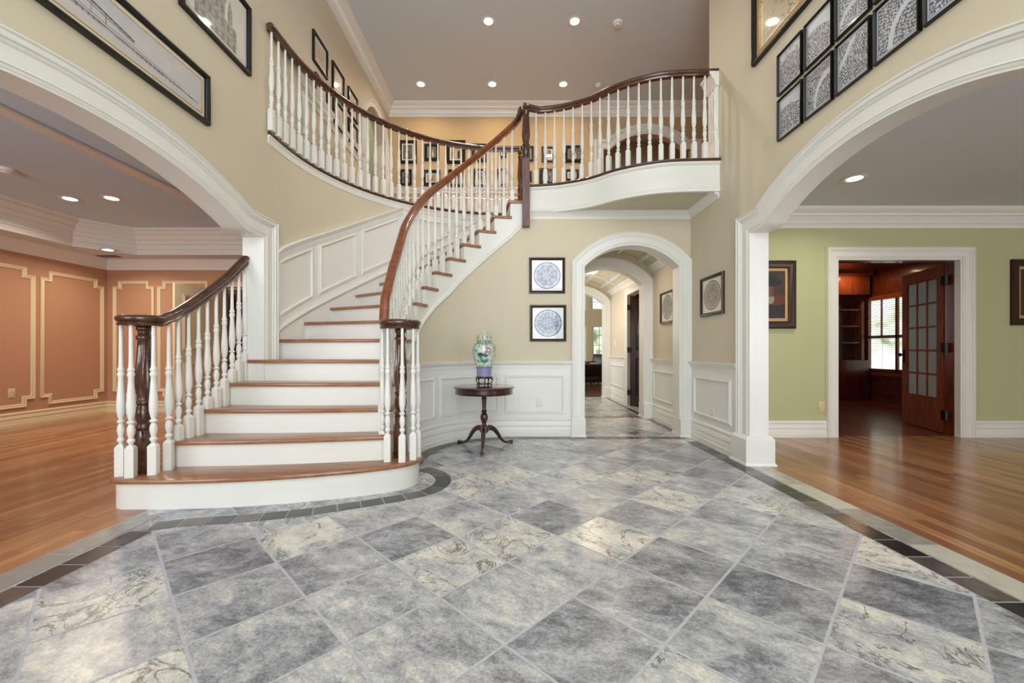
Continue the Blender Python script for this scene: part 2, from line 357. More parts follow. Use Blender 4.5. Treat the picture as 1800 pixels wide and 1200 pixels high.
# ------------------------------------------------------------------ floors
struct('floor', MB().box(-2.41, 2.32, -2.4, 9.25, -.06, 0), 'stone', 0)
struct('floor', MB().box(-7.0, -2.41, -2.4, 9.2, -.06, 0), 'plank', 0)
struct('floor', MB().box(2.32, 8.6, -2.4, 5.06, -.06, 0), 'plank', 0)
struct('floor', MB().box(2.32, 7.75, 5.06, 9.25, -.06, 0), 'redplank', 0)
struct('floor', MB().box(-2.41, 6.5, 9.25, 16.3, -.06, 0), 'redplank', 0)
GR = []
def strip(path, w, z, mat, tile=None, gap=.012):
    # path of (x, y) with the strip centred on it; tile = length of each stone
    L = [0]
    for a, b in zip(path, path[1:]): L.append(L[-1]+math.hypot(b[0]-a[0], b[1]-a[1]))
    X = [p[0] for p in path]; Y = [p[1] for p in path]
    at = lambda s: (interp(s, L, X), interp(s, L, Y))
    mb = MB(); n = max(1, round(L[-1]/tile)); GR.append((path, w))
    for k in range(n):
        a, b = L[-1]*k/n+gap/2, L[-1]*(k+1)/n-gap/2; m = 3
        pts = []
        for s in frange(a, b, m):
            p, q, r = at(s), at(min(L[-1], s+.02)), at(max(0, s-.02)); d = Vector((q[0]-r[0], q[1]-r[1])).normalized()
            pts.append((p, (d.y, -d.x)))
        pl = [(p[0]+nn[0]*w/2, p[1]+nn[1]*w/2) for p, nn in pts]+[(p[0]-nn[0]*w/2, p[1]-nn[1]*w/2) for p, nn in pts[::-1]]
        mb.prism(pl, z-.003, z)
    return mb
def smooth_path(pts, n=8):
    P = [Vector(p) for p in pts]; out = []
    for i in range(len(P)-1):
        a, b, c, d = P[max(i-1, 0)], P[i], P[i+1], P[min(i+2, len(P)-1)]
        for k in range(n):
            t = k/n; out.append(tuple(.5*((2*b)+(c-a)*t+(2*a-5*b+4*c-d)*t*t+(3*b-a-3*c+d)*t**3)))
    return out+[tuple(P[-1])]
band_alcove = [(-.70, 3.62), (-.85, 3.75), (-.925, 3.9)]
pa = [(-2.165, -2.3), (-2.165, 2.40)]
pb = smooth_path([(-2.165, 2.46), (-1.98, 2.525), (-1.67, 2.585), (-1.36, 2.676), (-1.095, 2.793), (-.812, 2.932), (-.626, 3.07), (-.555, 3.25), (-.58, 3.42), (-.68, 3.58), (-.80, 3.66)], 5)
pc = [tuple(IC(u, .11)) for u in frange(3.75, UI, 24)]+[(x, YB-.11) for x in frange(.2, 2.08, 10)]
pd = [(2.08, YB-.11-k*.2) for k in range(1, 37)]
for pth, tl in ((pa, .19), (pb, .15), (pc, .15), (pd, .19)):
    trim(strip(pth, .125, .004, 'slate', tl), 'slate', 0)
trim(strip([(-2.33, -2.3), (-2.33, 2.62)], .16, .003, 'pale', .5), 'pale', 0)
trim(strip([(2.24, 3.74), (2.24, -2.3)], .16, .003, 'pale', .5), 'pale', 0)
trim(strip([(x, 6.5) for x in frange(.85, 2.1, 5)], .1, .004, 'slate', .3), 'slate', 0)
trim(strip([(2.10, 9.1), (2.10, 6.75)], .06, .004, 'slate', .3), 'slate', 0)
trim(strip([(2.10, 6.25), (2.10, 5.35)], .06, .004, 'slate', .3), 'slate', 0)

for path, w_ in GR:
    trim(MB().sweep([p for p in path], [(-w_/2-.004, .0), (-w_/2-.004, .0018), (w_/2+.004, .0018), (w_/2+.004, .0)], xy), 'grout', 0)
# ------------------------------------------------------------------ ceilings and upper floor
struct('ceiling', MB().box(XL-.1, 4.2, -2.4, 8.9, ZC, ZC+.1), 'ceil', 0)
gal = [(XL, 3.80)]+[tuple(OC(u)) for u in frange(CO[1], NO[16], 40)]
Scurve = smooth_path([(.20, 5.055), (.574, 4.99), (.916, 4.83), (1.169, 4.61), (1.439, 4.46), (1.717, 4.38), (2.2, 4.35)], 7)
up = gal+[(.13, YB+.02)]+Scurve+[(2.2, 4.58), (4.0, 4.58), (4.0, 7.5), (XL, 7.5)]
struct('floor', MB().prism(up, Z2-.02, Z2), 'plank', 0)
struct('ceiling', MB().prism([(x, y) for x, y in Scurve[:-1]]+[(2.2, 4.352), (2.2, YB), (.2, YB)], ZU, ZU+.02), 'ceil_under', 0)
# balcony fascia: wood nosing, white board with beads
trim(MB().sweep(Scurve, [(-.06, Z2-.03), (.025, Z2-.03), (.035, Z2-.022), (.035, Z2-.006), (.025, Z2+.002), (-.06, Z2+.002)], xy), 'rail')
trim(MB().sweep(Scurve, [(-.03, ZU-.02), (-.03, Z2-.031), (.024, Z2-.031), (.024, Z2-.045), (.012, Z2-.06), (0, Z2-.065), (0, ZU+.03), (.008, ZU+.02), (.012, ZU), (.012, ZU-.02)], xy))
trim(MB().sweep(gal, [(-.06, Z2-.03), (.02, Z2-.03), (.03, Z2-.022), (.03, Z2-.006), (.02, Z2+.002), (-.06, Z2+.002)], xy), 'rail')
trim(MB().sweep(gal, [(0, Z2-.11), (0, Z2-.031), (.02, Z2-.031), (.02, Z2-.045), (.01, Z2-.055), (.01, Z2-.085), (.006, Z2-.11)], xy))
trim(MB().box(.11, .14, YB-.03, 6.1, Z2-.03, Z2+.002), 'rail')

# ------------------------------------------------------------------ walls with the two wide arches
def arch_inner(c, R, zc, zs, ja, n=40):
    """path of an opening's edge: far jamb up, shoulder, arc, shoulder, near jamb down."""
    h = math.sqrt(R*R-(zs-zc)**2); a0 = math.atan2(zs-zc, h)
    arc = [(c+R*math.cos(t), zc+R*math.sin(t)) for t in frange(a0, PI-a0, n)]
    return [(c+ja, 0), (c+ja, zs)]+([] if abs(h-ja) < .01 else [])+arc+[(c-ja, zs), (c-ja, 0)]
def wall_with_arch(name, surf, t, u0, u1, z1, path, mat, z0=0):
    mb = MB(); arc = path[1:-1]; a, b = path[-1][0], path[0][0]
    mb.slab([u0, a], [z0, z0], [z1, z1], surf, t)
    us = [p[0] for p in arc[::-1]]; zb = [p[1] for p in arc[::-1]]
    mb.slab(us, zb, [z1]*len(us), surf, t)
    if u1 > b: mb.slab([b, u1], [z0, z0], [z1, z1], surf, t)
    return struct(name, mb, mat, 25)
CAS = [(0, -.01), (0, .016), (.006, .02), (.018, .02), (.022, .026), (.03, .02), (.105, .02), (.112, .028), (.125, .03), (.13, .04), (.15, .042), (.158, .034), (.165, .045), (.172, .045), (.175, -.01)]
def casing(surf, path, k=1.0): return trim(MB().sweep(path, [(a*k, b) for a, b in CAS], surf))
AL = arch_inner(2.27, 3.03, -.69, 2.09, 1.46)
AR = arch_inner(2.55, 2.03, .41, 2.15, 1.24)
wall_with_arch('wall_left', sL, TL, -2.4, 3.95, ZC, AL, 'beige')
# upper left wall with its own small arch, past the stair curve
AU = arch_inner(6.82, .56, 4.45, 4.702, .5, 16)
def offz(path, z): return [(path[0][0], z)]+path[1:-1]+[(path[-1][0], z)]
wall_with_arch('wall_left', sL, TL, 3.95, 7.5, ZC, offz(AU, Z2), 'beige', Z2-.3)
casing(sL, offz(AU, Z2), .7)
wall_with_arch('wall_right', sR, TR, -2.4, 4.58, ZC, AR, 'beige')
struct('wall_right', MB().slab([4.58, YB+.15], [0, 0], [Z2-.02, Z2-.02], sR, TR), 'beige')
casing(sL, AL); casing(sR, AR)
# white jamb and soffit linings of both arches
def lining(X0, X1, path):
    mb = MB(); vs = []
    for u, z in path: vs += [(X0, u, z), (X1, u, z)]
    mb.sweep([(u, z) for u, z in path], [(0, 0), (0, 1), (-.012, 1), (-.012, 0)], lambda u, v, b: (X0+(X1-X0)*b, u, v)); return trim(mb)
lining(XL+.015, XL-TL-.01, AL); lining(XR-.015, XR+TR+.01, AR)
def plinth(x0, x1, y0, y1, h=.24):
    mb = MB(); mb.box(x0, x1, y0, y1, 0, h)
    mb.sweep([(x0, y0), (x0, y1), (x1, y1), (x1, y0)][::-1], [(-.0, h), (-.02, h+.025), (-.03, h+.03), (-.04, h+.03), (-.04, h)], xy, True)
    mb.sweep([(x0, y0), (x0, y1), (x1, y1), (x1, y0)][::-1], [(-.01, 0), (.012, 0), (.012, .012), (0, .03), (-.01, .03)], xy, True)
    return trim(mb)
plinth(XR-.065, XR+TR+.05, 3.745, 4.01)
for y in (-2.4,): struct('wall_front', MB().box(-7, -1.9, y-.2, y, 0, ZC).box(1.9, 8.6, y-.2, y, 0, ZC).box(-1.9, 1.9, y-.2, y, 2.4, 2.6).box(-1.9, 1.9, y-.2, y, 5.2, ZC), 'beige')
for k, (x0, x1, z0, z1) in enumerate(((-1.9, 1.9, 2.6, 5.2), (-1.9, 1.9, .05, 2.4))):
    mb = MB().box(x0, x1, -2.5, -2.44, z0, z0+.08).box(x0, x1, -2.5, -2.44, z1-.08, z1)
    for x in frange(x0, x1-.06, 4): mb.box(x, x+.06, -2.5, -2.44, z0+.08, z1-.08)
    o = struct('window_%d' % (k+1), mb, 'trim')
    MB().box(x0, x1, -2.478, -2.472, z0, z1).build('pane', 'glass', o)

# curved stair wall
us = frange(3.95, NO[16]+.1, 60)
struct('wall_back', MB().slab(us, [0]*61, [Z2-.03]*61, sO, .1), 'beige')
# alcove + back wall up to the hall arch
AH_C, AH_Z = 1.475, 1.569
def hall_arch(): # opening edge of the hall arch in (x, z)
    R, hw = .79, .593; a0 = math.acos(hw/R); return [(AH_C+hw, 0)]+[(AH_C+R*math.cos(t), AH_Z+R*math.sin(t)) for t in frange(a0, PI-a0, 28)]+[(AH_C-hw, 0)]
HA = hall_arch()
us = [3.42]+frange(3.6, UI, 30)
zt = [max(.35, min(pin(u)-.22, ZU+.1)) for u in us]
struct('wall_back', MB().slab(us, [0]*len(us), zt, sI, .08), 'beige')
mb = MB(); arc = HA[1:-1][::-1]
mb.slab([CI[0], HA[-1][0]], [0, 0], [ZU+.02]*2, sB(YB), .18)
mb.slab([p[0] for p in arc], [p[1] for p in arc], [ZU+.02]*len(arc), sB(YB), .18)
mb.slab([HA[0][0], XR], [0, 0], [ZU+.02]*2, sB(YB), .18)
struct('wall_back', mb, 'beige', 25)
def hall_casing(D, s=1): return casing(sB(D), HA, .86)
hall_casing(YB)
trim(MB().sweep(HA, [(0, 0), (0, 1), (-.012, 1), (-.012, 0)], lambda u, v, b: (u, YB-.015+.21*b, v)))
for x in (AH_C-.593-.155, AH_C+.593-.015): plinth(x, x+.17, YB-.06, YB+.2, .22)

# crown under the balcony
CR = [(0, -.11), (.008, -.11), (.012, -.09), (.03, -.06), (.06, -.035), (.07, -.02), (.085, -.012), (.09, 0), (0, 0)]
def crown(path, z, s=1.0, mat='trim', prof=CR): return trim(MB().sweep(path, [(a*s, z+b*s) for a, b in prof], xy), mat)
crown([(.2, YB), (XR, YB), (XR, 4.36)], ZU, .8)
# ------------------------------------------------------------------ base boards, chair rails, wall panels
BB = [(0, 0), (.03, 0), (.03, .05), (.024, .058), (.024, .06), (.024, .10), (.018, .115), (.018, .12), (.024, .128), (.024, .165), (.016, .18), (.012, .19), (.022, .2), (.022, .218), (.008, .235), (0, .235)]
CHR = [(0, .83), (.01, .83), (.014, .85), (.014, .87), (.03, .885), (.04, .905), (.045, .918), (.045, .925), (0, .925)]
BN = {'n': 0}
def baseboard(side, path, mat='trim', k=1.0):
    o = struct('baseboard_%s' % side, MB().sweep(path, [(a, z*k) for a, z in BB], xy), mat); return o
PAN = [(0, .0), (0, .012), (.006, .02), (.014, .02), (.02, .012), (.03, .014), (.034, .008), (.034, 0)]
def panel_frame(mb, surf, u0, u1, v0, v1, seg=1):
    if seg == 1: path = [(u0, v0), (u1, v0), (u1, v1), (u0, v1)]
    else: path = [(u, v0) for u in frange(u0, u1, seg)]+[(u, v1) for u in frange(u0, u1, seg)[::-1]]
    mb.sweep(path, [(a-.034, b) for a, b in PAN], surf, True); return mb
alc = [tuple(IC(u)) for u in frange(3.5, UI, 30)]+[(AH_C-.593-.15, YB)]
baseboard('back', alc)
trim(MB().sweep([tuple(IC(u)) for u in frange(3.86, UI, 30)]+[(AH_C-.593-.13, YB)], CHR, xy))
trim(MB().slab(frange(3.5, UI, 30)+[UI+.7], [.2]*32, [max(.21, min(.9, pin(u)-.32)) for u in frange(3.5, UI, 30)]+[.9], sI, .01, .008))
aU = lambda deg: CI[1]+(180-deg)*PI/180*RI
mb = MB(); panel_frame(mb, lambda u, v, b: sI(u, v, b+.008), aU(178), aU(149), .30, .76, 8)
panel_frame(mb, lambda u, v, b: sI(u, v, b+.008), aU(145.3), aU(101.4), .30, .76, 10)
panel_frame(mb, lambda u, v, b: sI(u, v, b+.008), UI-.14, UI+.60, .28, .76, 6); trim(mb)
baseboard('right', [(XR, YB), (XR, 4.01)])
trim(MB().sweep([(XR, YB), (XR, 4.0)], CHR, xy))
trim(MB().slab([4.0, YB], [.2, .2], [.9, .9], sR, .01, .008))
mb = MB(); panel_frame(mb, lambda u, v, b: sR(u, v, b+.008), 4.10, 4.94, .30, .76); trim(mb)
# wainscot of the stair wall
mb = MB(); us = frange(3.90, NO[16], 70); CAP = Z2-.12
top = [min(pout(u)+.88, CAP) for u in us]
trim(MB().slab(us, [pout(u)-.25 for u in us], top, sO, .012, .012))
us2 = [u for u in us if pout(u)+.9 < CAP+.05]
CH2 = [(-.09, .012), (-.09, .02), (-.07, .026), (-.04, .03), (-.025, .045), (0, .055), (.006, .05), (.006, 0)]
mb = MB().sweep([(u, pout(u)+.88) for u in us2], [(-a, b) for a, b in CH2], lambda u, v, b: sO(u, v, b)); trim(mb)
mb = MB().sweep([(u, pout(u)+.10) for u in us], [(-.02, .01), (-.02, .03), (0, .035), (.012, .028), (.024, .02), (.03, .01)], sO); trim(mb)
mb = MB()
for x0, x1 in ((488, 551), (561, 627), (636, 703), (713, 790), (798, 870)):
    def uo(px):
        lo, hi = 3.9, NO[16]
        for _ in range(40):
            m = (lo+hi)/2; X, Y = OC(m, .02)
            if 900+722*X/Y < px: lo = m
            else: hi = m
        return lo
    a, b = uo(x0), uo(x1); uu = frange(a, b, 8)
    path = [(u, pout(u)+.21) for u in uu]+[(u, min(pout(u)+.77, CAP-.06)) for u in uu[::-1]]
    mb.sweep(path, [(q-.034, r+.012) for q, r in PAN], sO, True)
trim(mb)

# ------------------------------------------------------------------ staircase
st = thing('staircase', 'curved white staircase with oak treads sweeping up from the stone floor to the gallery', 'staircase', (-1.7, 3.2, 0))
t1 = [(-2.60, 2.70), (-2.25, 2.705), (-1.92, 2.735), (-1.57, 2.80), (-1.23, 2.90), (-1.03, 2.975), (-.86, 3.065), (-.765, 3.15), (-.72, 3.26), (-.735, 3.37), (-.82, 3.45), (-.97, 3.47), (-1.05, 3.40)]
t1c = smooth_path(t1, 4)
tb = [(-2.45, 3.06), (-2.56, 3.07), (-2.66, 3.03), (-2.72, 2.95), (-2.735, 2.86), (-2.71, 2.77), (-2.66, 2.72)]
poly1 = t1c+smooth_path(tb, 3)
def inset(p, d):
    n = len(p); P = [Vector(q) for q in p]; out = []
    for i in range(n):
        d1 = (P[i]-P[i-1]).normalized(); d2 = (P[(i+1) % n]-P[i]).normalized()
        n1 = Vector((-d1.y, d1.x)); n2 = Vector((-d2.y, d2.x)); m = (n1+n2)/max(.4, 1+n1.dot(n2)); out.append(tuple(P[i]+m*d))
    return out
MB().prism(inset(poly1, .03), 0, ZN[1]-.032).build('riser', 'trim', st)
MB().prism(poly1, ZN[1]-.032, ZN[1]).build('tread', 'tread', st, bevel=.011)
XW = {2: -2.50, 3: -2.50, 4: -2.50, 5: -2.42}
def NLp(n, s=0): return (XW[n], NO[n]+s) if n < 6 else OC(NO[n]+s, .004)
def NRp(n, s=0): return IC(NI[n]+s, .035)
for n in range(2, 16):
    back = .04
    left = [NLp(n)]+([(XW[n], NO[n+1]+back)] if n < 5 else [])
    if n == 5: left = [(-2.42, 3.70), (-2.42, 3.728), (XL+.004, 3.728), (XL+.004, NO[6]+back)]
    if n > 5: left = [OC(u, .004) for u in frange(NO[n], NO[n+1]+back, 5)]
    right = [NRp(n, u) for u in frange(0, NI[n+1]-NI[n]+.05, 5)]
    L, R = Vector(left[0]), Vector(right[0])
    front = []
    if n < 5:
        for t in frange(1, 0, 10)[1:-1]: q = L.lerp(R, t); front.append((q.x, q.y-.035*math.sin(PI*t)))
    MB().prism([tuple(p) for p in left[::-1]]+front[::-1]+[tuple(p) for p in right], ZN[n]-.032, ZN[n]).build('tread', 'tread', st, bevel=.009)
    # riser under the nosing
    pts = [L]+[Vector(q) for q in front[::-1]]+[Vector(NRp(n)).lerp(L, .035/(L-R).length)]
    if n < 6: pts[0] = Vector((L.x+.03, L.y)) if n < 5 else Vector((-2.42, L.y+.005))
    mb = MB(); d = (R-L).normalized(); nb = Vector((-d.y, d.x))
    pp = [p+nb*.03 for p in pts]; qq = [p+nb*.05 for p in pts]
    mb.prism([tuple(p) for p in pp]+[tuple(p) for p in qq[::-1]], ZN[n-1]-.01, ZN[n]-.032).build('riser', 'trim', st)
n = 16; L, R = Vector((.13, 6.1)), Vector((.13, 5.0))
MB().box(.15, .17, 5.0, 6.1, ZN[15]-.01, Z2-.03).build('riser', 'trim', st)
# stringers: inner (stepped, with its bead) and the left side of the lower steps
mb = MB()
def zlow(u): return pin(u)-interp(u, [3.6, 3.9, 4.8, 5.3, 5.65], [.31, .33, .45, .465, .50])
for n in range(2, 16):
    uu = frange(NI[n]+.03, NI[n+1]+.03, 4)
    if n == 15: uu = frange(NI[15]+.03, NI[16], 4)
    mb.slab(uu, [max(0, zlow(u)) for u in uu], [ZN[n]-.033]*5, sI, .07, .01)
mb.build('stringer', 'trim', st)
uu = frange(3.62, NI[16], 50)
MB().sweep([(u, max(.24, zlow(u))) for u in uu], [(0, 0), (0, .02), (-.012, .026), (-.02, .018), (-.03, .024), (-.04, .01)], sI).build('stringer_bead', 'trim', st)
mb = MB()
for n in (2, 3, 4): mb.box(-2.47, -2.44, NO[n]+.03, NO[n+1]+.03, 0, ZN[n]-.033)
mb.build('stringer', 'trim', st)

# ------------------------------------------------------------------ balusters, newels, rails
BP = [(0, .012), (.02, .013), (.035, .02), (.045, .023), (.055, .02), (.065, .014), (.075, .015), (.1, .02), (.13, .0225), (.16, .019), (.18, .012), (.187, .02), (.196, .024), (.205, .02), (.213, .012),
      (.235, .018), (.28, .0245), (.34, .026), (.42, .022), (.5, .018), (.565, .0155), (.575, .0195), (.59, .022), (.603, .018), (.612, .015), (.62, .02), (.632, .021), (.642, .016), (.66, .0135), (.72, .0125), (1, .0110)]
BCACHE = {}
def baluster(x, y, z0, z1, tl, parent, rot=0, k=1.0):
    k *= .92
    blk = round(max(.04, z1-z0-tl), 3); tl = round(z1-z0-blk, 3)
    key = (blk, tl, k)
    if key not in BCACHE:
        mb = MB(); q = .0255*k
        mb.box(-q, q, -q, q, 0, blk-.012)
        mb.add([(-q, -q, blk-.012), (q, -q, blk-.012), (q, q, blk-.012), (-q, q, blk-.012), (-q*.5, -q*.5, blk+.008), (q*.5, -q*.5, blk+.008), (q*.5, q*.5, blk+.008), (-q*.5, q*.5, blk+.008)],
               [(0, 1, 5, 4), (1, 2, 6, 5), (2, 3, 7, 6), (3, 0, 4, 7), (4, 5, 6, 7)])
        mb.lathe([(r*k, t*tl) for t, r in BP], 0, 0, blk, 14)
        o = mb.build('baluster', 'trim', smooth=40); BCACHE[key] = o.data
    else:
        o = bpy.data.objects.new('baluster', BCACHE[key]); C.objects.link(o)
    o.parent = parent; o.location = Vector((x, y, z0))-WL[parent.name]; o.rotation_euler = (0, 0, rot)
    return o
RP = [(-.022, -.032), (.022, -.032), (.026, -.02), (.02, -.012), (.03, -.002), (.034, .01), (.031, .022), (.018, .031), (0, .033), (-.018, .031), (-.031, .022), (-.034, .01), (-.03, -.002), (-.02, -.012), (-.026, -.02)]
def rail(pts, parent, mat='rail', prof=RP, name='handrail', k=1.12):
    P = [Vector(p) for p in pts]; mb = MB(); vs = []; m = len(prof); last = None
    for i, p in enumerate(P):
        t = (P[min(i+1, len(P)-1)]-P[max(i-1, 0)]).normalized()
        h = Vector((t.x, t.y, 0))
        sd = Vector((h.y, -h.x, 0)).normalized() if h.length > .12 else last
        last = sd; upv = sd.cross(t)
        if upv.z < 0: upv = -upv
        for a, b in prof: vs.append(p+sd*a*k+upv*b*k)
    n = len(P)
    mb.add(vs, [(i*m+j, (i+1)*m+j, (i+1)*m+(j+1) % m, i*m+(j+1) % m) for i in range(n-1) for j in range(m)]+[tuple(range(m))[::-1], tuple((n-1)*m+j for j in range(m))])
    return mb.build(name, mat, parent, smooth=45)
NPROF = [(.040, 0), (.046, .01), (.046, .03), (.036, .045), (.045, .07), (.05, .10), (.046, .14), (.036, .165), (.047, .175), (.047, .19), (.036, .20), (.038, .215), (.050, .30), (.048, .38), (.037, .56), (.036, .60), (.046, .61), (.046, .625), (.036, .635), (.034, .66), (.045, .67), (.045, .685), (.036, .70)]
def newel(x, y, z0, zs, z1, parent, mat='rail', mat2=None):
    """square foot from z0 to zs, fluted turning from zs to z1"""
    p = MB().box(x-.045, x+.045, y-.045, y+.045, z0, zs).build('newel_post', mat2 or mat, parent, bevel=.004)
    s = (z1-zs)/.70
    MB().lathe([(r, z*s) for r, z in NPROF], x, y, zs, 48, 12, .14, (.21*s, .59*s)).build('newel_turning', mat, p, smooth=50)
    return p
smax = lambda a, b, k=.07: .5*(a+b+math.sqrt((a-b)**2+k*k))
ZV = 1.262
# left stair railing
lr = thing('stair_railing', 'short dark handrail with white balusters and newel at the left foot of the stairs', 'railing', (-2.57, 2.87, ZN[1]))
cl = (-2.57, 2.87); Rl = .115
spl = [(cl[0]+r*math.cos(a), cl[1]+r*math.sin(a), ZV) for a, r in [(-2*PI*1.25*(1-t), Rl*(.35+.65*min(1, t*1.6))) for t in frange(0, 1, 50)]]
def lx(y): return interp(y, [2.87, 3.05, 3.72], [-2.455, -2.462, -2.41])
lpath = spl+[(lx(y), y, smax(ZV, pout(y)+.895) if y > 2.9 else ZV) for y in frange(2.9, 3.70, 26)]
pl = lambda y: interp(y, [NO[k] for k in (1, 2, 3, 4, 5)]+[3.9], [ZN[k] for k in (1, 2, 3, 4, 5)]+[ZN[5]+.19])
lpath = spl+[(lx(y), y, smax(ZV, pl(y)+.885)) for y in frange(2.92, 3.725, 26)]
rail(lpath, lr)
MB().lathe([(.02, 0), (.075, 0), (.08, .01), (.075, .03), (.085, .04), (.075, .062), (.0, .064)], cl[0], cl[1], ZV-.03, 32).build('volute_cap', 'rail', lr)
newel(cl[0], cl[1], ZN[1], ZN[1]+.30, ZV-.03, lr)
zl = lambda y: smax(ZV, pl(y)+.885)-.03
for x, y in ((-2.665, 2.80), (-2.565, 2.765), (-2.47, 2.83), (-2.457, 2.94)): baluster(x, y, ZN[1], ZV-.03, .82, lr, .3, 1.08)
for n, ys in ((2, (3.03, 3.12, 3.21)), (3, (3.295, 3.385, 3.47)), (4, (3.555, 3.635, 3.71))):
    for y in ys: baluster(lx(y), y, ZN[n], zl(y), .80, lr, 0, 1.04)
# inner stair railing, winding up to the gallery newel
ir = thing('stair_railing', 'long amber and brown handrail curling up the inner side of the stairs over white balusters', 'railing', (-.89, 3.28, ZN[1]))
cr = (-.89, 3.28); Rr = .132
spr = [(cr[0]+r*math.cos(a), cr[1]+r*math.sin(a), ZV) for a, r in [(PI+2*PI*1.2*(1-t), Rr*(.35+.65*min(1, t*1.6))) for t in frange(0, 1, 50)]]
rz = lambda u: smax(ZV, pin(u)+.885, .1)
rb = lambda u: interp(u, [3.28, 3.6, 9], [.01-.022, -.035, -.035])
path = [spr[-1]]+[(*IC(u, interp(u, [3.3, 3.6], [-.012, -.035])), rz(u)) for u in frange(3.32, NI[16]-.13, 70)]
rail(path, ir, 'railo'); rail(spr, ir, 'rail', name='volute')
e = Vector(path[-1]); tip = Vector((.125, 5.0, Z2+.94))
goose = [tuple(e), tuple(e+Vector((.055, .0, .065))), tuple(e+Vector((.085, .0, .13))), (e.x+.10, e.y, e.z+.20), (e.x+.103, e.y, Z2+.90), (e.x+.105, e.y, Z2+.97)]
rail(smooth_path(goose, 4), ir, 'rail', name='gooseneck')
MB().lathe([(.02, 0), (.10, 0), (.105, .01), (.10, .03), (.11, .042), (.10, .062), (.0, .064)], cr[0], cr[1], ZV-.032, 32).build('volute_cap', 'rail', ir)
newel(cr[0], cr[1], ZN[1], ZN[1]+.33, ZV-.03, ir, 'rail')
for x, y in ((-1.025, 3.25), (-.955, 3.155), (-.84, 3.145), (-.772, 3.21), (-.757, 3.30)): baluster(x, y, ZN[1], ZV-.03, .82, ir, .1, 1.05)
for n in range(2, 16):
    du = NI[n+1]-NI[n]
    for k in (.22, .72):
        u = NI[n]+du*k+.01
        if n == 2 and k < .5: continue
        x, y = IC(u, -.035); a = 0 if u < CI[1] else -(u-CI[1])/RI
        if n == 15 and k > .5: continue
        baluster(x, y, ZN[n], rz(u)-.032, .76, ir, a)
# newel at the head of the stairs; the balcony railing starts there
br = thing('balcony_railing', 'S-curved dark handrail over white balusters on the balcony above the hall arch', 'railing', (.17, 5.0, Z2))
newel(.17, 5.0, 2.56, 3.38, Z2+.95, br, 'rail', 'newel')
ZR = Z2+.945
sc2 = [(x, y+.05) for x, y in Scurve]
rail([(.13, 5.0, ZR)]+[(x, y, ZR) for x, y in sc2[3:]], br)
def along(path, s0, step, n):
    L = [0]
    for a, b in zip(path, path[1:]): L.append(L[-1]+math.hypot(b[0]-a[0], b[1]-a[1]))
    out = []
    for k in range(n):
        s = s0+step*k
        if s > L[-1]: break
        x, y = interp(s, L, [p[0] for p in path]), interp(s, L, [p[1] for p in path])
        x2, y2 = interp(s+.03, L, [p[0] for p in path]), interp(s+.03, L, [p[1] for p in path])
        out.append((x, y, math.atan2(y2-y, x2-x)))
    return out
for x, y, a in along(sc2, .10, .1145, 21): baluster(x, y, Z2, ZR-.032, .71, br, a)
gr = thing('gallery_railing', 'long curved dark handrail over white balusters along the upper gallery', 'railing', (XL+.05, 3.74, Z2))
gp = [(XL+.03, 3.77)]+[tuple(OC(u, .035)) for u in frange(3.8, NO[16]-.03, 60)]
gp2 = [(x-.0, y) for x, y in gp]
gb = [(XL+.045-.08*0, 3.70)]+gp[1:]
rail([(x, y, ZR) for x, y in gp], gr)
newel(.13, 6.12, Z2, Z2+.25, ZR-.02, gr)
for x, y, a in along(gp, .03, .1135, 60):
    if x > .04: break
    baluster(x-.03*math.sin(a)*0, y, Z2, ZR-.032, .71, gr, a)

# ------------------------------------------------------------------ upper floor walls, crowns
AUB = arch_inner(2.47, .95, 4.05, 4.72, .80, 24)
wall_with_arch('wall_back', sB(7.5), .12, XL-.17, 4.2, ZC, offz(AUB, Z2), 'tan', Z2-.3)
casing(sB(7.5), offz(AUB, Z2))
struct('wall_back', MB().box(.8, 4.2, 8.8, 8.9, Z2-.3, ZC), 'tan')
struct('wall_right', MB().box(3.95, 4.1, 4.4, 8.9, Z2-.3, ZC), 'beige')
struct('wall_front', MB().box(XR+TR, 4.1, 4.43, 4.58, Z2, ZC), 'beige')
struct('floor', MB().box(.8, 4.1, 7.5, 8.9, Z2-.1, Z2), 'plank', 0)
struct('wall_left', MB().box(-3.6, -3.5, 5.9, 7.8, Z2, ZC).box(-3.6, XL-TL, 7.6, 7.7, Z2, ZC).box(-3.6, XL-TL, 5.8, 5.9, Z2, ZC), 'beige')
CR2 = [(0, -.21), (.012, -.21), (.012, -.17), (.03, -.16), (.04, -.13), (.07, -.09), (.085, -.085), (.09, -.06), (.12, -.045), (.15, -.02), (.155, 0), (0, 0)]
crown([(XL, -2.3), (XL, 7.5), (3.95, 7.5), (3.95, 4.6)], ZC, 1, 'trim', CR2)
upb = [(XL, 4.34), (XL, 6.2)]
trim(MB().sweep(upb, [(a, z+Z2) for a, z in CHR], xy)); baseboard('upper_left', [(XL, 4.34), (XL, 6.25)]).location.z = Z2
mb = MB().sweep([(XL, 7.5), (1.45, 7.5)], [(a, z+Z2) for a, z in CHR], xy)
trim(mb); baseboard('upper_back', [(XL, 7.5), (1.45, 7.5)]).location.z = Z2
mb = MB()
for a, b in ((4.42, 5.3), (5.4, 6.15)): panel_frame(mb, sL, a, b, Z2+.30, Z2+.76)
for k in range(4): panel_frame(mb, sB(7.5), -2.1+k*.9, -1.3+k*.9, Z2+.30, Z2+.76)
trim(mb)
